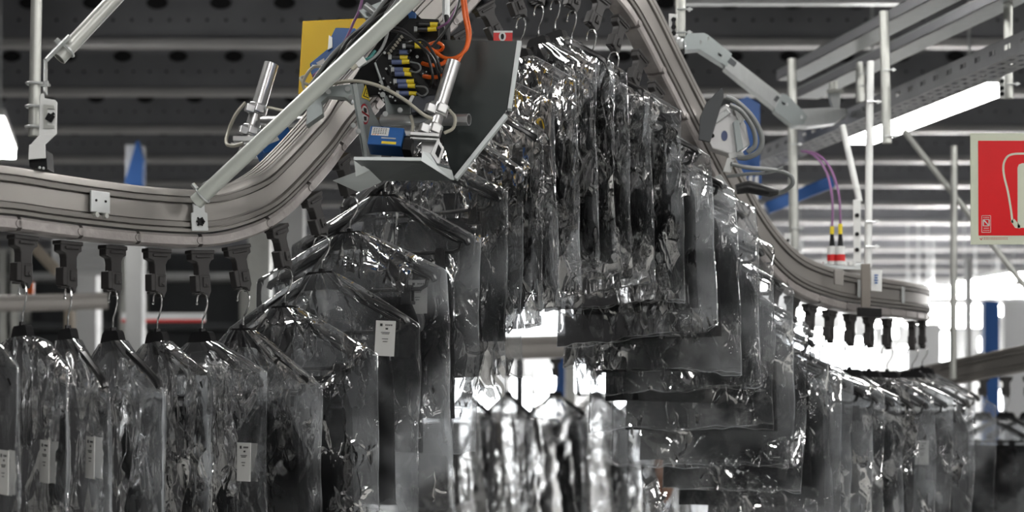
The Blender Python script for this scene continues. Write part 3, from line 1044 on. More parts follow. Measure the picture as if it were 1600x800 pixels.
for k in range(17):
    o1, o2, o3 = rr.uniform(-9, 9), rr.uniform(-11, 10), rr.uniform(-9, 9)
    yy = 3.28 + k * .0085
    cable('black_cable', [(494 + o1, 136 + o2 * .5, yy), (524 + o2, 96 + o1, yy), (554 + o3, 63 + o2, yy), (586 + o1, 36 + o3, yy), (610 + o2, 8 + o1, yy), (636 + o3, -30, yy)], rr.choice((.0028, .0034, .004)), M_CABLE if k % 4 else M_GCABLE, 'thin dark cable in the bundle strapped along the diagonal tube', 'cable', BK)
FAN = 'black cables fanning out of the valve terminal'
for k, (pl, lab) in enumerate([
    ([(606, 42, 3.312), (628, 46, 3.312), (648, 62, 3.312), (664, 80, 3.312), (672, 100, 3.312), (676, 122, 3.312), (672, 136, 3.332)], 'black cable arching from the diagonal tube across the upper plugs, first of four'),
    ([(606, 47, 3.3), (630, 52, 3.29), (654, 68, 3.285), (674, 88, 3.285), (684, 110, 3.29), (690, 140, 3.33)], 'black cable arching over the plugs to the upright sensor tube'),
    ([(640, 66, 3.32), (662, 64, 3.29), (680, 88, 3.28), (690, 112, 3.29)], 'short black cable bending down beside the orange hoses'),
    ([(676, 72, 3.29), (694, 50, 3.28), (712, 20, 3.28), (722, -20, 3.3)], 'thin black cable slanting up towards the orange hose'),
]):
    cable('black_cable', pl, .0026, M_CABLE, lab, 'cable', FAN)
cable('grey_cable', [(606, 34, 3.27), (604, 58, 3.27), (592, 82, 3.26), (572, 98, 3.25), (560, 104, 3.25)], .0028, M_GCABLE, 'grey cable curving down behind the diagonal tube to a white connector')
cable('grey_cable', [(641, 97, 3.34), (654, 100, 3.33), (657, 108, 3.33), (650, 113, 3.33), (641, 111, 3.34)], .0016, M_GCABLE, 'thin grey cable looping between two plugs of the valve terminal')
cable('grey_cable', [(650, 135, 3.34), (664, 136, 3.33), (668, 144, 3.33), (660, 150, 3.33), (651, 146, 3.34)], .0018, M_GCABLE, 'thin grey cable looping back to the lowest plug')
cable('teal_cable', [(586, 80, 3.262), (578, 90, 3.252), (566, 95, 3.25)], .003, M_TEAL, 'short teal cable entering the white connector')
cable('black_cable', [(697, 26, 3.44), (699, 50, 3.42), (697, 75, 3.42), (692, 100, 3.42)], .006, M_CABLE, 'thick black cable hanging behind the upright sensor tube')
cn = thing('inline_connector', P(560, 98, 3.25), 'white inline cable connector resting beside the pale diagonal tube', 'connector')
R = basis(P(575, 88, 3.25) - P(545, 110, 3.25))
MB().box(P(563, 96, 3.25), (.018, .012, .016), R).build('socket', M_WHITE, cn, bevel=.001)
MB().box(P(553, 103, 3.25), (.014, .010, .011), R).build('plug', M_BEIGE, cn, bevel=.001)
cable('beige_cable', [(500, 136, 3.378), (530, 129, 3.33), (560, 127, 3.27), (596, 136, 3.25), (632, 156, 3.25), (660, 178, 3.25), (676, 186, 3.26)], .0032, M_BEIGE, 'beige cable arching from the bridge frame to the upright sensor tube')
cable('beige_cable', [(384, 160, 3.70), (368, 180, 3.70), (356, 208, 3.70), (354, 224, 3.67), (364, 228, 3.66), (380, 224, 3.655)], .0036, M_BEIGE, 'beige cable looping out from the far sensor clamp')
cable('beige_cable', [(478, 146, 3.48), (474, 128, 3.48), (488, 106, 3.47), (504, 106, 3.47), (510, 122, 3.47), (494, 134, 3.47), (476, 130, 3.48), (470, 122, 3.49), (480, 118, 3.49)], .003, M_BEIGE, 'beige cable coiled in a loop below the blue control box')
cable('beige_cable', [(420, 168, 3.72), (445, 173, 3.66), (470, 171, 3.58), (478, 162, 3.5)], .003, M_BEIGE, 'beige cable running from far sensor clamp along the horizontal tube')
cable('beige_cable', [(642, 182, 3.30), (645, 196, 3.27), (642, 212, 3.27), (634, 222, 3.28)], .003, M_BEIGE, 'beige lead plugged into the near blue sensor')
cable('beige_cable', [(702, 172, 3.27), (711, 184, 3.26), (708, 200, 3.26), (694, 208, 3.26)], .003, M_BEIGE, 'beige lead bowed beside the end of the horizontal tube')

# tubes and clamps
CL = 'aluminium sensor tubes'
far = thing('sensor_tube', P(400, 180, 3.76), 'upright aluminium tube with clamps on the far end of the crossbar', 'sensor tube', CL)
f0, f1 = P(387, 224, 3.74), P(424, 100, 3.76)
MB().cyl(f0, f1, .0148, 22, hollow=.86).build('tube', M_ALU2, far, smooth=True)
ax = (f1 - f0).normalized(); R = basis(ax)


def clamp(parent, c, R, r, w=.030, mats=M_ALU2):
    m = MB()
    ring = [c + R @ Vector((0, math.cos(t) * (r + .003), math.sin(t) * (r + .003))) for t in np.linspace(0, 2 * math.pi, 24)]
    m.cyl(c + R @ Vector((-w * .35, 0, 0)), c + R @ Vector((w * .35, 0, 0)), r + .005, 20)
    for s in (-1, 1):
        m.box(c + R @ Vector((0, 0, 0)) + Vector((s * .0095 - .004, -r * .9 - .004, .0)), (.015, .016, .017), R)
    o = m.build('clamp', mats, parent, bevel=.0012)
    k = MB()
    k.cyl(c + Vector((.010, -r * .9 - .004, 0)), c + Vector((.019, -r * .9 - .004, 0)), .004, 8)
    k.build('screw', M_ZINC, o, smooth=True)
    return o


for py in (172, 206):
    t_ = (224 - py) / 124
    clamp(far, f0.lerp(f1, t_), R, .0148)
m = MB()
m.box(P(384, 218, 3.70), (.048, .03, .010)); m.box(P(382, 226, 3.69), (.052, .03, .004))
m.box(P(378, 242, 3.70), (.016, .022, .034), Matrix.Rotation(.35, 3, 'Y')); m.box(P(398, 240, 3.70), (.022, .022, .020))
m.build('slide_block', M_ALU2, far, bevel=.001)

tag(MB().cyl(P(597, 188, 3.40), P(733, 187, 3.335), .0108, 22, hollow=.84).build('crossbar_tube', M_ALU2, None, smooth=True), 'horizontal aluminium crossbar tube with open end before the dark guide plate', 'crossbar tube')
tag(MB().cyl(P(412, 190, 3.715), P(492, 189, 3.63), .0115, 22, hollow=.84).build('crossbar_tube', M_ALU2, None, smooth=True), 'short aluminium crossbar tube running behind the climbing rail', 'crossbar tube')

near = thing('sensor_tube', P(690, 170, 3.29), 'upright aluminium tube with clamps in front of the dark guide plate', 'sensor tube', CL)
n0, n1 = P(672, 214, 3.28), P(709, 96, 3.30)
MB().cyl(n0, n1, .0128, 22, hollow=.86).build('tube', M_ALU2, near, smooth=True)
ax = (n1 - n0).normalized(); R = basis(ax)
for py in (172, 203):
    clamp(near, n0.lerp(n1, (214 - py) / 118), R, .0128, .030)
m = MB()
m.box(P(664, 211, 3.27), (.052, .022, .0065), Matrix.Rotation(.06, 3, 'Y')); m.box(P(664, 218, 3.27), (.052, .020, .004), Matrix.Rotation(.06, 3, 'Y'))
m.box(P(672, 228, 3.30), (.03, .02, .03))
pz = [(676, 245), (683, 218), (690, 232), (686, 256), (680, 256)]
m.prism([P(x, y, 3.245) for x, y in ((672, 240), (684, 216), (694, 232), (686, 258), (683, 256))], (0, .006, 0))
m.build('slide_block', M_ALU2, near, bevel=.001)
m = MB()
m.prism([P(x, y, 3.244) for x, y in ((680, 240), (685, 225), (690, 233), (685, 247))], (0, -.001, 0))
m.build('slot', M_BLACKP, near)

# blue sensors
SG = 'blue sensors on the bridge'
R = Matrix.Rotation(math.radians(-8), 3, 'Z') @ Matrix.Rotation(math.radians(5), 3, 'Y') @ Matrix.Rotation(math.radians(-24), 3, 'X')
bs = thing('laser_sensor', P(605, 222, 3.27), 'small blue sensor with a white printed label above the dark tray', 'sensor', SG)
c = P(605, 221, 3.27)
so = MB().box(c, (.061, .036, .038), R).build('housing', M_BLUE, bs, bevel=.0015)
m = MB()
m.box(c + R @ Vector((-.011, -.0184, .008)), (.031, .0006, .017), R)
rr = random.Random(9)
for row in range(4):
    for k in range(6):
        m.box(c + R @ Vector((-.022 + k * .0042, -.0189, .0135 - row * .0032)), (.0018 + .0018 * rr.random(), .0004, .0012), R, 1)
for k, mi in ((-.023, 2), (-.019, 2), (-.014, 2)):
    m.box(c + R @ Vector((k, -.0189, .0012)), (.002, .0004, .0016), R, 2)
m.build('label_plate', [M_PAPER, M_INK, M_ORANGE], so)
MB().box(c + R @ Vector((.008, -.0184, -.014)), (.026, .0006, .005), R).build('caution_strip', M_YEL2, so)
MB().box(c + R @ Vector((.006, -.0184, -.0045)), (.026, .0006, .0022), R).build('side_strip', M_ZINCP, so)
m = MB()
m.cyl(c + R @ Vector((.030, 0, .006)), c + R @ Vector((.046, 0, .006)), .007, 12); m.box(c + R @ Vector((.040, .0, -.012)), (.016, .028, .022), R)
m.build('cable_gland', M_BLACKP, bs, bevel=.001)
R = Matrix.Rotation(math.radians(25), 3, 'Z') @ Matrix.Rotation(math.radians(-22), 3, 'Y') @ Matrix.Rotation(math.radians(-20), 3, 'X')
bs = thing('laser_sensor', P(430, 225, 3.6), 'blue sensor half hidden between the diagonal tube and the climbing rail', 'sensor', SG)
c = P(428, 226, 3.62)
so = MB().box(c, (.070, .045, .040), R).build('housing', M_BLUE, bs, bevel=.0015)
MB().prism([c + R @ Vector(q) for q in ((-.034, -.023, -.006), (.004, -.023, .018), (.006, -.023, -.004))], R @ Vector((0, -.0006, 0))).build('label_plate', M_PAPER, so)

# dark guide plates
gp = thing('guide_plate', P(740, 270, 3.4), 'big dark bent guide plate with bright edges beside the bagged garments', 'guide plate')
m = MB()
outl = [(690, 62), (808, 64), (793, 168), (788, 178), (709, 276), (703, 262), (686, 200)]
m.prism([P(x, y, 3.41 - (x - 690) * .0003) for x, y in outl], (0, .004, 0))
g0 = m.build('sheet', M_DARKPLATE, gp, bevel=.0008)
for a, b_ in (((808, 63), (793, 169)), ((788, 177), (709, 276))):
    p0, p1 = P(*a, 3.375), P(*b_, 3.375)
    dd = (p1 - p0)
    side = Vector((dd.z, 0, -dd.x)).normalized()
    if side.x < 0: side = -side
    MB().prism([p0, p1, p1 + side * .0075, p0 + side * .0085], (0, .03, 0)).build('edge_flange', M_EDGE, gp, bevel=.0006)
tp = thing('deflector_tray', P(630, 270, 3.3), 'dark flat deflector tray with a bright front edge below the near blue sensor', 'deflector tray')
m = MB()
m.prism([P(553, 250, 3.16), P(658, 251, 3.16), P(700, 262, 3.20), P(709, 282, 3.40), P(594, 283, 3.42)], (0, 0, .003))
m.build('sheet', M_DARKPLATE, tp)
m = MB()
m.prism([P(553, 250, 3.158), P(658, 251, 3.158), P(658, 246, 3.158), P(553, 245, 3.158)], (0, .002, 0))
m.build('front_lip', M_EDGE, tp)
m = MB()
m.prism([P(658, 251, 3.157), P(660, 236, 3.16), P(672, 240, 3.17), P(683, 258, 3.18), P(706, 266, 3.19), P(710, 281, 3.20), P(704, 280, 3.20)], (0, .003, 0))
m.build('side_lip', M_EDGE, tp)
m = MB()
m.prism([P(553, 249, 3.22), P(578, 266, 3.24), P(556, 276, 3.24)], (0, .004, 0))
m.prism([P(520, 282, 3.3), P(574, 262, 3.26), P(596, 284, 3.3), P(560, 300, 3.34)], (0, .004, 0))
m.build('bright_plate', M_EDGE, tp)

# red tag hanging on a hook
rt = thing('red_hook_tag', P(785, 57, 3.62), 'small red and white tag with a hole, on a hook above the guide plate', 'tag')
m = MB()
ya = 3.60
m.prism([P(x, y, ya) for x, y in ((771, 50), (801, 50), (800, 76), (771, 76))], (0, .0015, 0), 0)
m.prism([P(x, y, ya - .0005) for x, y in ((771, 48), (801, 48), (801, 51), (771, 51))], (0, .0015, 0), 1)
ring = []
for s_, rx, ry in ((0, 5.5, 7.5), (1, 2.6, 4.5)):
    m.prism([P(785 + rx * math.cos(t), 57 + ry * math.sin(t), ya - .0008 - s_ * .0008) for t in np.linspace(0, 2 * math.pi, 20, endpoint=False)], (0, .0008, 0), 1 if s_ == 0 else 2)
m.build('card', [M_TAGRED, M_WHITE, M_BLACKP], rt)
m = MB(); m.tube([P(790, 64, 3.7), P(787, 50, 3.62), P(785, 57, 3.60)], .0012, 6)
m.build('loop', M_WIRE, rt)
# rod behind the valve terminal
tag(MB().cyl(P(697, -140, 3.52), P(697, 30, 3.52), .0075, 14).build('support_rod', M_ZINC, None, smooth=True), 'short zinc support rod coming down behind the orange hoses', 'support rod')

# ------------------------------------------------------------------ right-hand supports
D = Vector((-.2066, 1, 0)).normalized()
NN = Vector((-D.y, D.x, 0))          # towards the side we see
ct = thing('cable_tray', Vector((1.2, 5.0, 2.66)), 'long perforated steel cable tray slanting past the light fixture', 'cable tray')
T0 = Vector((1.294, 4.66, 2.70)) + D * -.75
LEN = 3.15


def tp_(s, w, h):
    return T0 + D * s - NN * w + Vector((0, 0, -h))


def bar(m, s0, s1, w0, w1, h0, h1, mi=0):
    c = (tp_(s0, w0, h0) + tp_(s1, w1, h1)) / 2
    R = Matrix((D, -NN, Vector((0, 0, 1)))).transposed()
    m.box(c, (abs(s1 - s0), max(.0015, abs(w1 - w0)), max(.0015, abs(h1 - h0))), R, mi)


H_, W_ = .050, .105
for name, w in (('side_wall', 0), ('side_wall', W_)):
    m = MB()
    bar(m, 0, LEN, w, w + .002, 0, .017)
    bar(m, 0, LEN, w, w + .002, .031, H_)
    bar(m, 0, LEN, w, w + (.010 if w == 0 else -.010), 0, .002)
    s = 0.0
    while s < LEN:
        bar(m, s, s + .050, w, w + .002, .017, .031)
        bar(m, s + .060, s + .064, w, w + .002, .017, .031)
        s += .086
    m.build(name, M_ZINCSHADE, ct)
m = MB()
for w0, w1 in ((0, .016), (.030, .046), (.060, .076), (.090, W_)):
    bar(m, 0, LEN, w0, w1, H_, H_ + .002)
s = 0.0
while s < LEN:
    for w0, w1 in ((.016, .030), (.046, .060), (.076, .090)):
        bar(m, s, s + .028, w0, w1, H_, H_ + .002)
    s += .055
m.build('perforated_base', M_ZINCSHADE, ct)

# articulated channel between post and tray
ar = thing('hinged_channel', P(1150, 100, 4.6), 'hinged galvanised channel with slots bridging from a post clamp to the cable tray', 'channel')


def pxprism(poly, dep, name, m_, parent, mi=0, bevel=.001):
    m = MB()
    m.prism([P(*q) for q in poly], (0, dep, 0))
    return m.build(name, m_, parent, bevel=bevel)


def ya(x):
    return 4.35 + (x - 1070) * .0055


def yp(poly, off=0.0):
    return [(x, y, ya(x) + off) for x, y in poly]


a1 = pxprism(yp([(1068, 62), (1074, 52), (1100, 51), (1106, 54), (1144, 84), (1136, 104), (1092, 76), (1070, 78)]), .05, 'end_plate', M_GREYPLATE, ar)
pxprism(yp([(1136, 88), (1140, 86), (1226, 152), (1214, 172), (1132, 106)], .004), .05, 'channel', M_ZINC, ar)
a3 = pxprism(yp([(1222, 146), (1230, 148), (1252, 170), (1262, 182), (1256, 194), (1240, 197), (1210, 172)]), .05, 'end_plate', M_GREYPLATE, ar)
pxprism(yp([(1240, 184), (1252, 170), (1296, 168), (1322, 170), (1324, 178), (1306, 192), (1262, 198), (1244, 196)], .006), .06, 'bent_end', M_ZINC, ar)
for a, b_, wd in (((1139, 93), (1156, 107), 9), ((1161, 114), (1171, 122), 2.5), ((1182, 130), (1191, 137), 2.5), ((1197, 142), (1216, 156), 9)):
    dx, dy = b_[0] - a[0], b_[1] - a[1]
    l = math.hypot(dx, dy); nx, ny = -dy / l * wd / 2, dx / l * wd / 2
    m = MB(); m.prism([P(*q) for q in yp([(a[0] + nx, a[1] + ny), (b_[0] + nx, b_[1] + ny), (b_[0] - nx, b_[1] - ny), (a[0] - nx, a[1] - ny)], -.001)], (0, .003, 0))
    m.build('slot', M_DBACK, ar)
for x, y in ((1094, 66), (1128, 90), (1252, 183), (1229, 163), (1106, 60)):
    m = MB(); m.cyl(P(x, y, ya(x) - .004), P(x, y, ya(x) + .01), .005, 10); m.build('bolt', M_ZINC, ar)
for x, y in ((1122, 84), (1222, 160)):
    m = MB(); m.box(P(x, y, ya(x) - .002), (.022, .004, .005), Matrix.Rotation(.6, 3, 'Y')); m.build('pin', M_BLACKP, ar)

POST = 'galvanised support posts around the descending rail'


def post_thing(label, p0, p1, r, clamps=(), plate=None, m_=M_ZINCP, group=POST):
    t = thing('support_post', p1, label, 'support post', group)
    MB().cyl(p0, p1, r, 16, hollow=.8).build('pole', m_, t, smooth=True)
    for f in clamps:
        c = p0.lerp(p1, f)
        m = MB()
        m.tube([c + Vector((-.010, -r - .002, 0)), c + Vector((.028, -r - .002, 0))], .0022, 6)
        m.tube([c + Vector((.02, -r - .004, 0)), c + Vector((.02, -r + .006, 0))], .005, 6)
        m.build('u_bolt', M_ZINC, t, smooth=True)
    if plate:
        m = MB()
        m.prism([P(*q) for q in plate], (0, .004, 0))
        pl = m.build('bracket', M_WHITE, t, bevel=.001)
        ys = [q[1] for q in plate]; xs = [q[0] for q in plate]
        for f in (.25, .55, .8):
            m = MB()
            c = P((min(xs) + max(xs)) / 2, min(ys) + (max(ys) - min(ys)) * f, plate[0][2] - .001)
            m.cyl(c - Vector((0, .002, 0)), c + Vector((0, .003, 0)), .006, 8)
            m.build('bolt', M_BLACKP, pl)
    return t


post_thing('short support post with two clamps where the hinged channel starts', P(1064, -220, 4.42), P(1063, 58, 4.42), .0125, (.85, .98), [(1045, 21, 4.39), (1058, 22, 4.39), (1058, 28, 4.39), (1050, 29, 4.39), (1050, 52, 4.39), (1060, 54, 4.39), (1060, 60, 4.39), (1045, 58, 4.39)])
m = MB()
m.sphere(P(1062, 70, 4.36), .016, 12); m.sphere(P(1064, 82, 4.36), .010, 10, 1); m.cyl(P(1056, 62, 4.36), P(1068, 76, 4.36), .010, 10)
tag(m.build('pivot_joint', [M_ZINC, M_BLACKP], None, smooth=True), 'rounded pivot joint below the two post clamps, beside the descending rail', 'joint')
rail_post = post_thing('support post ending just above the level rail, beside the purple cables', P(1237, 92, 5.86), P(1241, 412, 5.86), .0150, (.3, .42, .83, .93), [(1226, 364, 5.83), (1236, 364, 5.83), (1236, 410, 5.83), (1226, 410, 5.83)])
post_thing('tall white post behind the red and white plugs', P(1360, 96, 4.95), P(1356, 418, 4.92), .0100, (.2, .78, .9), None, M_WHITE)
post_thing('slanting white post leaning beside the tall white post', P(1316, 196, 4.98), P(1343, 315, 4.95), .0090, (), [(1333, 312, 4.94), (1345, 312, 4.94), (1345, 410, 4.94), (1334, 410, 4.94)], M_WHITE)
post_thing('grey post passing down behind the cable tray beside the light fixture', P(1381, 18, 5.3), P(1386, 224, 5.3), .0140, (.45, .95))
post_thing('grey post ending in a clamp in front of the dark ceiling, above the red sign', P(1575, -60, 5.08), P(1576, 154, 5.08), .0130, (.78, .9), [(1561, 126, 5.06), (1570, 118, 5.06), (1570, 154, 5.06), (1562, 154, 5.06)])
pale_post = post_thing('thin pale post carrying the far rail below the red sign', P(1491, 228, 6.55), P(1489, 592, 6.55), .0120)
post_thing('short post with a plate hanging from the roof beam above the cable tray', P(1345, 98, 5.98), P(1345, 160, 5.98), .016, (.3, .6), [(1356, 95, 5.96), (1364, 95, 5.96), (1364, 140, 5.96), (1354, 146, 5.96)])
MB().cyl(P(1412, 203, 6.6), P(1625, 478, 6.6), .011, 12).build('diagonal_brace', M_ZINCP, pale_post, smooth=True)
MB().cyl(P(1190, 335, 5.9), P(1240, 402, 5.9), .013, 12).build('diagonal_brace', M_BACK, rail_post, smooth=True)
# clamp hardware over the bend
jb = thing('tray_clamp', P(1304, 150, 5.9), 'small clamp bracket on top of the cable tray end', 'clamp')
pxprism([(1294, 142, 5.9), (1314, 140, 5.9), (1312, 168, 5.9), (1302, 170, 5.9)], .03, 'bracket', M_ZINC, jb)
m = MB(); m.cyl(P(1292, 143, 5.88), P(1318, 141, 5.88), .006, 8); m.cyl(P(1303, 128, 5.9), P(1303, 142, 5.9), .014, 10)
m.build('bolt', M_ZINCP, jb, smooth=True)

# sensor head on the descending rail
sh = thing('rail_sensor', P(1125, 220, 4.2), 'metal sensor head with dark wing plate on the descending rail', 'rail sensor')
pxprism([(1094, 182, 4.17), (1104, 160, 4.17), (1128, 136, 4.17), (1131, 150, 4.17), (1110, 222, 4.17), (1092, 218, 4.17)], .01, 'wing_plate', M_DBACK, sh)
pxprism([(1114, 176, 4.2), (1134, 162, 4.2), (1152, 170, 4.2), (1166, 196, 4.2), (1172, 226, 4.2), (1150, 244, 4.2), (1112, 232, 4.2), (1104, 216, 4.2)], .05, 'body', M_ALU2, sh, bevel=.003)
m = MB(); m.prism([P(x, y, 4.19) for x, y in ((1144, 166), (1152, 166), (1165, 186), (1156, 194))], (0, .01, 0), 0); m.build('fitting', [M_WHITE, M_BLACKP, M_VIOLET], sh, bevel=.001)
m = MB(); m.prism([P(x, y, 4.19) for x, y in ((1138, 240), (1160, 236), (1164, 244), (1140, 248))], (0, .01, 0), 0); m.build('fitting', [M_WHITE, M_BLACKP, M_VIOLET], sh, bevel=.001)
m = MB(); m.prism([P(x, y, 4.185) for x, y in ((1137, 246), (1148, 250), (1142, 270), (1130, 268))], (0, .01, 0), 0); m.build('fitting', [M_WHITE, M_BLACKP, M_VIOLET], sh, bevel=.001)
m = MB(); m.cyl(P(1113, 212, 4.19), P(1113, 212, 4.21), .005, 10, 1); m.build('fitting', [M_WHITE, M_BLACKP, M_VIOLET], sh, bevel=.001)
m = MB(); m.prism([P(1132 + 5 * math.cos(t), 212 + 8 * math.sin(t), 4.197) for t in np.linspace(0, 2 * math.pi, 18, endpoint=False)], (0, .004, 0)); m.build('blue_sticker', M_VIOLET, sh)
m = MB(); m.prism([P(x, y, 4.185) for x, y in ((1114, 184), (1136, 170), (1142, 176), (1120, 192))], (0, .02, 0)); m.build('ledge', M_ZINC, sh, bevel=.001)
m = MB(); m.prism([P(x, y, 4.18) for x, y in ((1146, 190), (1154, 186), (1162, 232), (1152, 238))], (0, .02, 0)); m.build('ledge', M_GREYPLATE, sh, bevel=.001)
pxprism([(1116, 276, 4.28), (1126, 272, 4.28), (1152, 312, 4.30), (1144, 324, 4.30)], .006, 'rail_clamp', M_ZINC, sh)
RS = 'cables of the rail sensor'
cable('sensor_cable', [(1134, 152, 4.18), (1152, 160, 4.18), (1176, 184, 4.18), (1190, 214, 4.18), (1186, 236, 4.18), (1168, 246, 4.18), (1152, 246, 4.18)], .0062, M_GCABLE, 'outer grey-brown cable bowing round the metal sensor head', 'cable', RS)
cable('sensor_cable', [(1140, 164, 4.165), (1158, 174, 4.165), (1176, 200, 4.165), (1180, 226, 4.165), (1168, 238, 4.165)], .0055, M_GCABLE, 'inner grey-brown cable bowing round the metal sensor head', 'cable', RS)
cable('sensor_cable', [(1142, 256, 4.17), (1170, 262, 4.18), (1212, 266, 4.2), (1234, 274, 4.2), (1238, 288, 4.2), (1222, 300, 4.22), (1206, 302, 4.22)], .005, M_GCABLE, 'grey-brown cable running right of the sensor head and curling to a black plug'.replace('right of', 'out from'), 'cable', RS)
cable('sensor_cable', [(1136, 276, 4.2), (1168, 272, 4.2), (1200, 270, 4.2), (1224, 262, 4.2)], .004, M_GCABLE, 'straight grey-brown cable below the metal sensor head', 'cable', RS)
m = MB().tube([P(1150, 296, 4.25), P(1170, 292, 4.25), P(1205, 300, 4.22), P(1216, 300, 4.22)], [.012, .015, .012, .006], 12)
tag(m.build('cable_plug', M_CABLE, None, smooth=True), 'black tapered cable plug below the blue panel', 'plug')

# mounting on the level rail: bracket, plate, red plugs
mt = thing('rail_bracket', P(1352, 480, 4.85), 'grey-brown upright bracket clamped round the level rail, with plate on top', 'rail bracket')
pxprism([(1346, 412, 4.79), (1360, 412, 4.79), (1360, 484, 4.79), (1346, 484, 4.79)], .012, 'upright', mat('bronze_grey', (.20, .18, .16), .45, .3), mt)
pxprism([(1342, 480, 4.77), (1378, 482, 4.77), (1378, 496, 4.77), (1342, 494, 4.77)], .03, 'foot', M_BLACKP, mt)
pl_ = pxprism([(1361, 422, 4.82), (1378, 422, 4.82), (1378, 456, 4.82), (1361, 454, 4.82)], .006, 'label_plate', M_WHITE, mt)
m = MB()
for k in range(4):
    m.box(P(1369, 430 + k * 4, 4.816), (.010 - .002 * (k % 2), .001, .0035))
m.build('printed_mark', M_BLUE, pl_)
pxprism([(1262, 419, 4.86), (1346, 421, 4.90), (1350, 412, 5.1), (1270, 411, 5.05)], .003, 'top_plate', M_EDGE, mt)
pxprism([(1264, 416, 5.02), (1350, 418, 5.04), (1350, 427, 5.04), (1264, 424, 5.02)], .03, 'cross_rail', M_ALU, mt)
pxprism([(1304, 421, 4.70), (1318, 422, 4.70), (1318, 446, 4.70), (1304, 444, 4.70)], .012, 'stand_off', M_ALU, mt)
for x in (1268, 1284, 1320, 1328, 1334):
    m = MB(); m.cyl(P(x, 415, 4.93), P(x, 409, 4.93), .006, 8); m.build('bolt', M_WHITE, mt, smooth=True)
for k, (x, y0, lab) in enumerate(((1300, 356, 'red and white plug with yellow collar, on the shorter purple cable'), (1313, 352, 'red and white plug with yellow collar, on the longer purple cable'))):
    t = thing('signal_plug', P(x, 414, 4.9), lab, 'plug', 'red and white plugs on the level rail')
    yy = 4.90 - k * .012
    MB().cyl(P(x, 414, yy), P(x, 385, yy), .0125, 14).build('base', M_WHITE, t, smooth=True)
    MB().cyl(P(x, 408, yy), P(x, 398, yy), .0130, 14).build('red_band', M_TAGRED, t, smooth=True)
    MB().tube([P(x, 386, yy), P(x, 380, yy), P(x, 366, yy)], [.008, .007, .005], 12).build('gland', M_BLACKP, t, smooth=True)
    MB().cyl(P(x, 366, yy), P(x, y0 - 2, yy), .0058, 12).build('collar', M_YEL2, t, smooth=True)
    xx = x - 1300
    cable('purple_cable', [(1252 + k * 6, 236, 5.2), (1272 + k * 8, 243, 5.1), (1290 + k * 9, 266, 5.0), (1299 + k * 11, 300, yy + .01), (1301 + k * 11.5, 330, yy), (x, y0, yy)], .0033, M_PURPLE, ('inner' if k == 0 else 'outer') + ' purple cable arching down to a red and white plug', 'cable', 'purple cables')

# ------------------------------------------------------------------ fire-equipment sign
sg = thing('fire_sign', P(1600, 382, 3.7), 'red fire equipment sign with pale luminous border and white hose symbol', 'sign')
YS = 3.70


def spx(poly, off, dep, name, m_, parent, bevel=0.0):
    m = MB(); m.prism([P(x, y, YS - off) for x, y in poly], (0, dep, 0)); return m.build(name, m_, parent, bevel=bevel)


b0_ = spx([(1516, 208), (1690, 208), (1690, 382), (1517, 382)], 0, .003, 'border_plate', M_CREAM, sg, .0006)
spx([(1528.5, 220), (1678, 220), (1678, 368), (1529, 368)], .0007, .0006, 'red_panel', M_RED, sg)
m = MB()
hose = catmull([P(x, y, YS - .0013) for x, y in ((1582, 348), (1580, 330), (1575, 300), (1569, 275), (1568, 258), (1573, 246), (1582, 241), (1600, 240), (1625, 241), (1650, 244))], 8)
for a, b_ in zip(hose[:-1], hose[1:]):
    d_ = (b_ - a).normalized(); s_ = Vector((d_.z, 0, -d_.x)) * .0021
    m.prism([a - s_, b_ - s_, b_ + s_, a + s_], (0, .0005, 0))
m.prism([P(x, y, YS - .0013) for x, y in ((1579, 345), (1585, 342), (1594, 353), (1594, 357), (1586, 356))], (0, .0005, 0))
body = [(1590, 262), (1592, 257), (1597, 255), (1640, 255), (1645, 260), (1645, 356), (1590, 356)]
m.prism([P(x, y, YS - .0013) for x, y in body], (0, .0005, 0))
m.build('hose_symbol', M_CREAM, sg)
m = MB()
th_ = .0003


def ln(x0, y0, x1, y1, w=.8):
    a, b_ = P(x0, y0, YS - .0014), P(x1, y1, YS - .0014)
    d_ = (b_ - a).normalized(); s_ = Vector((d_.z, 0, -d_.x)) * (w / 2 / FPX * YS)
    m.prism([a - s_, b_ - s_, b_ + s_, a + s_], (0, th_, 0))


for q in ((1534, 337, 1548, 337, .6), (1534, 363, 1548, 363, .6), (1534, 337, 1534, 363, .6), (1548, 337, 1548, 363, .6),
          (1536.5, 343, 1545.5, 343, 1), (1536.5, 353, 1545.5, 353, 1), (1536.5, 343, 1536.5, 353, 1.6), (1545.5, 343, 1545.5, 353, 1.6), (1537, 343.5, 1545, 352.5, 1.8),
          (1536, 340, 1546, 340, .6), (1537, 356.5, 1545, 356.5, .8), (1536, 360, 1546, 360, .6)):
    ln(*q)
m.build('logo_mark', M_PAPER, sg)
m = MB()
rr = random.Random(2)
x = 1537
while x < 1574:
    w = rr.uniform(1.2, 3)
    for y in (371.5, 373.8):
        ln(x, y, x + w, y, .7)
    x += w + .8
ln(1531, 372, 1533.5, 375, 1.0); ln(1533.5, 375, 1535, 371, .8)
m.build('small_print', M_RING, sg)
MB().box(P(1640, 300, YS + .03) , (.05, .05, .30)).build('mounting_bar', M_ZINC, sg, bevel=.001)
MB().cyl(P(1660, -300, YS + .04), P(1660, 300, YS + .04), .012, 12).build('hanging_rod', M_ZINC, sg, smooth=True)
EXPOSURE = 0.2

# ------------------------------------------------------------------ the hall
def slab(name, x0, x1, y0, y1, z0, z1, m_, mk=True):
    o = MB().box(((x0 + x1) / 2, (y0 + y1) / 2, (z0 + z1) / 2), (x1 - x0, y1 - y0, z1 - z0)).build(name, m_, None)
    if mk: structure(o)
    return o


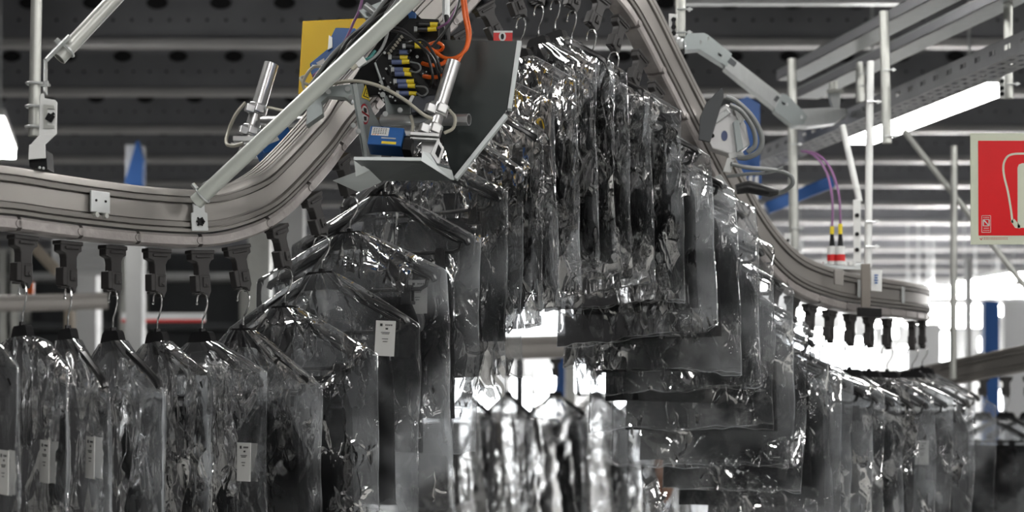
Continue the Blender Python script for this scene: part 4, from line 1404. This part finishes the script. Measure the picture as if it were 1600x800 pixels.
XW, YB, YF = 15.0, 34.0, -9.0
slab('floor', -XW, XW, YF, YB, -.1, 0, M_CONC)
slab('ceiling', -XW, XW, YF, YB, 4.78, 4.9, M_CEIL)
slab('wall_back', -XW, XW, YB, YB + .2, 0, 4.9, M_WALL)
slab('wall_front', -XW, XW, YF - .2, YF, 0, 4.9, M_DWALL)
slab('wall_left', -XW - .2, -XW, YF, YB, 0, 4.9, M_DWALL)
slab('wall_right', XW, XW + .2, YF, YB, 0, 4.9, M_DWALL)

# perforated purlins across the hall
hB = 2.6
k0 = hB * FPX / 590
for i in range(-6, 12):
    Y = hB * FPX * (1 / 590 + i * .000247)
    if Y > YB - .3: break
    m = MB()
    x0, x1 = (-XW + .02, XW - .02)
    z0 = CAMZ + hB
    # bottom flange, lipped
    pr = [(-.05, 0), (.05, 0), (.056, .012), (.056, .045), (.050, .055), (.02, .062), (-.04, .062), (-.056, .05), (-.058, .014)]
    m.prism([Vector((x0, Y + a, z0 + b)) for a, b in pr], (x1 - x0, 0, 0), 1)
    # sloping web up to the roof
    web = [(.0, .06), (.012, .06), (.09, .34), (.09, .475), (.078, .475), (.078, .345)]
    m.prism([Vector((x0, Y + a, z0 + b)) for a, b in web], (x1 - x0, 0, 0), 0)
    # only the stretch that can be seen gets its punched holes
    half_w = .34 * Y
    xx = -half_w
    nrm = Vector((0, -.28, .078)).normalized()
    while xx < half_w and i >= 0:
        for fz, r in ((.20, .011),):
            yy = Y + .0 + .078 * (fz - .06) / .285
            m.prism([Vector((xx + r * math.cos(t), yy - .003 , z0 + fz + r * math.sin(t))) for t in np.linspace(0, 2 * math.pi, 8, endpoint=False)], (0, .002, 0), 2)
        xx += .13
    xx = -half_w + .1
    while xx < half_w and i >= 0:
        fz = .325
        yy = Y + .078 * (fz - .06) / .285
        m.prism([Vector((xx + .075 * math.cos(t), yy - .016, z0 + fz + .045 * math.sin(t))) for t in np.linspace(0, 2 * math.pi, 14, endpoint=False)], (0, .004, 0), 2)
        xx += .44
    o = m.build('ceiling_beam', [M_WEB, M_FLANGE, M_HOLE], None)
    structure(o)

# two roof channels running down the hall
for k, (px0, h) in enumerate(((1560, 1.165), (1452, 1.165))):
    Y0 = h * FPX / HY
    q0 = P(px0, 0, Y0)
    dd = Vector((-.2132, 1, 0)).normalized()
    nv = Vector((-dd.y, dd.x, 0))
    s0, s1 = -.9, (1.55 if k == 0 else 1.2)
    m = MB()
    for a, b_, c_, d_ in ((0, .085, 0, .004), (0, .004, 0, .034), (0, .02, .030, .034)):
        c = q0 + dd * (s0 + s1) / 2 - nv * (a + b_) / 2 + Vector((0, 0, (c_ + d_) / 2))
        m.box(c, (s1 - s0, b_ - a, d_ - c_), Matrix((dd, -nv, Vector((0, 0, 1)))).transposed(), 0 if a == 0 and b_ > .01 else 1)  # side shade and underside gloss put in as two steel colours
    structure(m.build('ceiling_channel', [M_ZINC, M_WEB], None))
o = MB().box(P(1250, 3, 9.6), (1.3, .05, .03)).build('roof_rod', M_ZINC, None)
tag(o, 'thin horizontal steel rod along the upper edge of the view, under the roof', 'rod')

# ------------------------------------------------------------------ lamps
DL = Vector((-.2132, 1, 0)).normalized()
lampn = 0


def luminaire(c, length, label, group='fluorescent luminaires of the hall', m_=None, w=.17):
    global lampn
    t = thing('ceiling_lamp', c, label, 'ceiling lamp', group)
    R = Matrix((DL, Vector((0, 0, 1)).cross(DL), Vector((0, 0, 1)))).transposed()
    MB().box(c + Vector((0, 0, .055)), (length + .04, w + .02, .05), R).build('housing', M_WHITE, t, bevel=.004)
    MB().box(c + Vector((0, 0, .0)), (length, w, .058), R).build('diffuser', m_ or M_LAMP, t)
    for s in (-1, 1):
        q = c + DL * (length * .38 * s)
        MB().cyl(q + Vector((0, 0, .075)), Vector((q.x, q.y, 4.79)), .008, 8).build('suspension_rod', M_ZINC, t)
    lampn += 1
    return t


zL = 3.5
A_ = Vector((2.36, 10.72, zL))
luminaire(A_, 1.75, 'bright fluorescent lamp below the cable tray, above the red sign')
rowA = lambda Y, dx=0: Vector((A_.x - .2132 * (Y - A_.y) + dx, Y, zL))
luminaire(rowA(11.55, -5.42), 1.3, 'bright lamp end beside the hanging post, at the edge of the view')
OVER = 'fluorescent lamps overhead, above the conveyor and outside the view'
for Y in (-6, -2.6, .8, 4.2):
    for dx in (-5.2, -2.6, 0, 2.6):
        luminaire(rowA(Y, dx), 1.75, 'fluorescent lamp overhead, above the conveyor and outside the view', OVER)
for Y in (14.5, 18):
    luminaire(rowA(Y, 5.2), 1.75, 'fluorescent lamp overhead, above the conveyor and outside the view', OVER)
    luminaire(rowA(Y, -8.6), 1.75, 'fluorescent lamp overhead, above the conveyor and outside the view', OVER)
for Y in (23, 26, 29, 32):  # extra lamp rows added to lift the light in the far bay
    for dx in (1.0, 3.6, 6.2, 8.8, 11.4):
        luminaire(rowA(Y, dx), 1.75, 'distant fluorescent lamp added to brighten the far bay', 'fluorescent lamps added to brighten the far bay', M_LAMPF)
# dark racks that close off the far end behind the low rail
for k in range(4):
    x0 = P(-170 + k * 188, 500, 24).x
    w_ = 188 / FPX * 24 - .06
    t = thing('storage_rack', (x0 + w_ / 2, 24, 0), f'dark tall storage rack far behind the low rail, {ORD[k]} of four in the row', 'rack', 'dark racks behind the low rail')
    MB().box((x0 + w_ / 2, 24.6, 2.0), (w_, .03, 4.0)).build('back_sheet', M_DBACK, t)
    for sx in (0, 1):
        for sy in (0, .55):
            MB().box((x0 + .05 + sx * (w_ - .1), 24 + sy, 2.0), (.09, .07, 4.0)).build('upright', M_ZINCP, t)
    for j in range(6):
        MB().box((x0 + w_ / 2, 24.28, .4 + j * .65), (w_ - .02, .56, .09)).build('shelf', M_BACK if j % 2 else M_DBACK, t)
# the bright far bay
for k, (x0, x1, y0, y1) in enumerate(((1428, 1640, 448, 466), (1428, 1586, 477, 494), (1418, 1546, 497, 512), (1240, 1330, 515, 523))):
    Y = (26, 25, 24, 27)[k]
    a, b_ = P(x0, (y0 + y1) / 2, Y), P(x1, (y0 + y1) / 2, Y)
    t = thing('hanging_lamp', (a + b_) / 2, ['topmost', 'middle', 'lowest', 'short'][k] + (' of the three long strip lamps glowing in the far bay' if k < 3 else ' glowing strip lamp seen between the carriers of the level rail'), 'strip lamp', 'strip lamps of the far bay')
    MB().box((a + b_) / 2, ((b_ - a).x, .12, (y1 - y0) / FPX * Y * .8)).build('diffuser', M_LAMPF, t)
    MB().box((a + b_) / 2 + Vector((0, .09, .02)), ((b_ - a).x + .1, .06, (y1 - y0) / FPX * Y * .9)).build('housing', M_WHITE, t)
    for f in (.15, .85):
        q = a.lerp(b_, f) + Vector((0, .09, 0))
        MB().cyl(q, Vector((q.x, q.y, 4.79)), .012, 8).build('suspension_rod', M_ZINC, t)
# windows in the back wall; the two largest are glows added behind the bags
WIN = [(740, 780, 606, 642), (798, 828, 592, 644), (838, 872, 580, 612), (836, 868, 616, 652), (894, 930, 560, 612), (934, 996, 540, 612), (962, 1002, 616, 660),
       (-30, 8, 362, 402), (-30, 8, 426, 464), (1232, 1276, 520, 576), (1284, 1318, 526, 576), (1324, 1346, 528, 578), (1352, 1366, 520, 576), (1380, 1402, 514, 528), (1404, 1424, 540, 590),
       (205, 262, 470, 486), (748, 1012, 438, 524), (604, 736, 556, 690), (1020, 1080, 560, 640), (1440, 1490, 520, 580), (1528, 1545, 528, 548), (1528, 1545, 554, 576), (1560, 1600, 610, 640)]
for k, (x0, x1, y0, y1) in enumerate(WIN):
    Y = YB - .04
    c = P((x0 + x1) / 2, (y0 + y1) / 2, Y)
    w, h = (x1 - x0) / FPX * Y, (y1 - y0) / FPX * Y
    fr = MB()
    for sx in (-1, 1):
        fr.box(c + Vector((sx * (w / 2 + .03), 0, 0)), (.06, .10, h + .12))
        fr.box(c + Vector((0, 0, sx * (h / 2 + .03))), (w, .10, .06))
    fo = structure(fr.build(f'window_{k + 1}', M_BACK, None))
    go = MB().box(c, (w, .02, h)).build('glass', M_BACKGLOW if w > 2.5 else M_GLOW, fo)

# far columns, panels and stands
def bgbox(name, x0, x1, y0, y1, Y, dep, m_, label, cat, group=None, down=False):
    a, b_ = P(x0, y0, Y), P(x1, y1, Y)
    z0 = 0.0 if down else b_.z
    o = MB().box(((a.x + b_.x) / 2, Y + dep / 2, (a.z + z0) / 2), (b_.x - a.x, dep, a.z - z0)).build(name, m_, None, bevel=.004)
    return tag(o, label, cat, group)


M_BWHITE = mat('far_white_panel', (.78, .79, .80), .5, 0, var=.03)
M_FBLUE = mat('far_blue_paint', (.03, .13, .42), .5, 0, var=.06)
FC = 'far steel columns'
stn = thing('steel_stanchion', P(209, 640, 12), 'pale wrapped stanchion under a pointed blue cap, behind the low rail', 'stanchion', FC)
a, b_ = P(196, 226, 12), P(222, 640, 12)
MB().box(((a.x + b_.x) / 2, 12.06, a.z / 2), (b_.x - a.x, .12, a.z)).build('column', M_BACK, stn, bevel=.004)
MB().prism([P(x, y, 11.9) for x, y in ((194, 286), (214, 218), (224, 250), (222, 300))], (0, .09, 0)).build('cap_sheet', M_FBLUE, stn)
bgbox('steel_stanchion', 806, 818, 545, 660, 16, .1, M_DBACK, 'dark slim stanchion before the bright windows under the hump', 'stanchion', FC, True)
bgbox('steel_stanchion', 884, 899, 540, 660, 15, .1, M_ZINCP, 'grey stanchion beside the blue one under the hump', 'stanchion', FC, True)
bgbox('steel_stanchion', 868, 883, 546, 660, 15.4, .1, M_FBLUE, 'blue stanchion before the bright windows under the hump', 'stanchion', FC, True)
bgbox('steel_stanchion', 1538, 1562, 470, 700, 16, .12, M_FBLUE, 'blue stanchion in the bright far bay below the red sign', 'stanchion', FC, True)
bgbox('steel_stanchion', 388, 422, 300, 700, 13, .12, M_ZINCP, 'grey stanchion behind the start of the climbing rail', 'stanchion', FC, True)
bgbox('steel_stanchion', 441, 474, 300, 700, 12, .12, M_BACK, 'pale stanchion behind the second climbing garment', 'stanchion', FC, True)
bgbox('steel_stanchion', 118, 150, 425, 700, 14, .2, M_BACK, 'stout pale stanchion below the louvred panel', 'stanchion', FC, True)
bgbox('steel_stanchion', 1512, 1519, 405, 700, 14, .1, M_BACK, 'slim white stanchion in the bright far bay', 'stanchion', FC, True)
lp = thing('hanging_louvre', P(125, 430, 11), 'white louvred panel hanging behind the carriers of the low rail', 'panel')
m = MB()
for k in range(5):
    a = P(84, 376 + k * 11, 11.0); b_ = P(166, 376 + k * 11 + 9, 11.0)
    m.box(((a.x + b_.x) / 2, 11.0, (a.z + b_.z) / 2), (b_.x - a.x, .02, a.z - b_.z), Matrix.Rotation(.25, 3, 'X'))
m.build('louvre', M_BWHITE, lp)
MB().box(P(125, 402, 11.06), (.33, .02, .22)).build('back_sheet', M_BWHITE, lp)
bgbox('white_partition', 1420, 1470, 505, 640, 20, .1, M_BWHITE, 'white partition panel in the far bay beside the far rail', 'partition', None, True)
bgbox('white_partition', 1570, 1660, 470, 640, 18, .1, M_BWHITE, 'white partition panel in the far bay under the red sign', 'partition', None, True)
bgbox('white_partition', 230, 420, 300, 372, 20, .1, M_DBACK, 'dark hanging panel behind the low point of the rail', 'partition')
hp = thing('blue_panel', P(1166, 262, 6.3), 'deep blue panel with a white striped lower half, behind the descending rail', 'panel')  # panel floats free, nothing modelled to hold it
MB().prism([P(x, y, 6.3) for x, y in ((1146, 160), (1168, 150), (1188, 162), (1188, 262), (1146, 262))], (0, .05, 0)).build('upper_sheet', M_BLUE2, hp, bevel=.003)
MB().prism([P(x, y, 6.3) for x, y in ((1140, 263), (1190, 263), (1190, 310), (1146, 318))], (0, .04, 0)).build('lower_sheet', M_BLUE2, hp)
for x in (1153, 1163, 1173, 1182):
    MB().prism([P(x - 3, 276, 6.29), P(x + 3, 274, 6.29), P(x + 3, 312, 6.29), P(x - 3, 313, 6.29)], (0, .005, 0)).build('stripe', M_BWHITE, hp)
m = MB(); a, b_ = P(1198, 326, 7.0), P(1300, 284, 7.0)
m.box((a + b_) / 2, ((b_ - a).length, .06, .045), basis(b_ - a))
tag(m.build('blue_beam', M_FBLUE, None, bevel=.004), 'blue slanting beam behind the purple cables', 'beam')
FR = 'far conveyor rails'
# rails further back


def far_rail(pts, label, scale=1.0):
    fr = frames_of([P(*q) for q in pts])
    o = MB().sweep([(a * scale, b * scale) for a, b in PROFILE], [(p, n, u) for p, n, u, t in fr]).build('far_rail', M_ALU, None, smooth=True, auto=28)
    return tag(o, label, 'conveyor rail', FR)


far_rail([(640, 548, 8.0), (760, 545, 8.0), (900, 541, 8.0), (1090, 536, 8.0)], 'far conveyor rail carrying the blurred garments under the hump', 1.3)
far_rail([(1395, 600, 6.9), (1440, 592, 6.8), (1500, 580, 6.65), (1600, 560, 6.4), (1700, 540, 6.2)], 'blurred grey rail crossing behind the level rail below the red sign', 1.15)
far_rail([(-80, 476, 8.2), (60, 473, 8.3), (168, 470, 8.4)], 'blurred grey rail behind the hooks of the low rail', 1.0)
tk = thing('far_trunking', P(254, 500, 13), 'white trunking with a red lower strip behind the hooks of the low rail', 'trunking')  # trunking without any modelled support
for nm_, y0, y1, mm_ in (('white_cover', 489, 499, M_BWHITE), ('red_strip', 499, 503, M_TAGRED)):
    a, b_ = P(190, y0, 13), P(318, y1, 13)
    MB().box(((a.x + b_.x) / 2, 13.03, (a.z + b_.z) / 2), (b_.x - a.x, .06, a.z - b_.z)).build(nm_, mm_, tk)
tag(MB().cyl(P(52, 385, 10), P(90, 425, 10), .03, 10).build('slanting_bar', M_BEIGECLOTH, None), 'pale slanting bar behind the first carriers of the low rail', 'bar')  # loose bar, its fixing is not modelled
bgbox('beige_carton', 100, 112, 484, 515, 10, .1, M_BEIGECLOTH, 'beige carton stretched to the floor behind the first two hangers of the low rail', 'stanchion', None, True)  # carton stretched down to the floor as a post
bgbox('orange_strip', 42, 52, 440, 478, 9, .03, M_ORANGE, 'orange strip behind the first hook of the low rail', 'strap')  # loose strip, nothing modelled above it

# garments further back
BG = 'blurred bagged garments on the far rail'
for k, px in enumerate((662, 728, 792, 868, 932, 1002)):
    Yg = 8.0
    a = P(px, 560, Yg)
    make_carrier(a + Vector((0, 0, .0)), 0.0, 0.0, f'blurred carrier clip on the far rail under the hump, {ORD[k]} of six', 'carrier clips of the far rail')
    garment(a + Vector((0, 0, -.144)), R_(50 + 4 * (k % 3)), 900 + 31 * k, .70, .78, f'blurred black garment in a milky bag under the hump, {ORD[k]} of six', BG, milky=True, b0=.024, chw=.165)
for k, px in enumerate((1536, 1572, 1608)):
    Yg = 7.4
    a = P(px, 588, Yg)
    make_carrier(a, .2, 0.0, f'blurred carrier clip below the red sign, {ORD[k]} of three', 'carrier clips below the red sign')
    garment(a + Vector((0, 0, -.144)), R_(44), 1200 + 31 * k, .70, .78, f'blurred black garment below the red sign, {ORD[k]} of three', 'blurred garments below the red sign', milky=True, b0=.03)
# last bag of the exit row: mostly empty milky film
p_, n_, u_, t_ = RF[-24]
a = p_ - u_ * .063
make_carrier(a, 1.2, 0, 'carrier clip at the turn of the level rail', 'carrier clips under the rail, exit')
garment(a + Vector((0, 0, -.144)), R_(40), 1400, .45, .58, 'pale milky bag hanging last on the level rail, where the rail turns away', 'bagged garments on the level exit rail', milky=True, hw=.24)
bgs = garment(P(1046, 640, 7.7), R_(60), 1500, .70, .74, 'beige garment hanging behind the stacked hems of the descending garments', 'beige garments behind the hump', milky=True, clothmat=M_BEIGECLOTH)
m = MB(); m.tube([P(1036, 700, 6.9), P(1036, 720, 6.9), P(1040, 745, 6.9), P(1041, 765, 6.9), P(1038, 785, 6.9)], [.02, .035, .036, .028, .01], 14)
tag(m.build('brown_shape', M_BROWN, None, smooth=True), 'small brown rounded shape, kind unknown, beside the beige garment', 'bag')  # unidentified brown shape, modelled as a rounded pouch

# ------------------------------------------------------------------ camera, world, view
cam = bpy.data.cameras.new('camera')
co = bpy.data.objects.new('camera', cam)
COL.objects.link(co)
co.location = (0, 0, CAMZ)
co.rotation_euler = (math.pi / 2, 0, 0)
cam.sensor_width = 36.0
cam.lens = 36.0 * FPX / 1600
cam.shift_y = (HY - 400) / 1600
cam.clip_start = .1
cam.clip_end = 200
cam.dof.use_dof = True
cam.dof.focus_distance = 3.45
cam.dof.aperture_fstop = 5.0
SC.camera = co
w = bpy.data.worlds.new('world')
SC.world = w
w.use_nodes = True
w.node_tree.nodes['Background'].inputs[0].default_value = (.8, .9, 1, 1)
w.node_tree.nodes['Background'].inputs[1].default_value = .1
SC.view_settings.view_transform = 'Standard'
SC.view_settings.look = 'None'
SC.view_settings.gamma = 1
SC.view_settings.exposure = EXPOSURE
SC.view_settings.use_curve_mapping = False
SC.cycles.transparent_max_bounces = 40
SC.cycles.max_bounces = 7
SC.cycles.sample_clamp_indirect = 6.0
SC.cycles.use_denoising = True
SC.cycles.caustics_reflective = False
SC.cycles.caustics_refractive = False
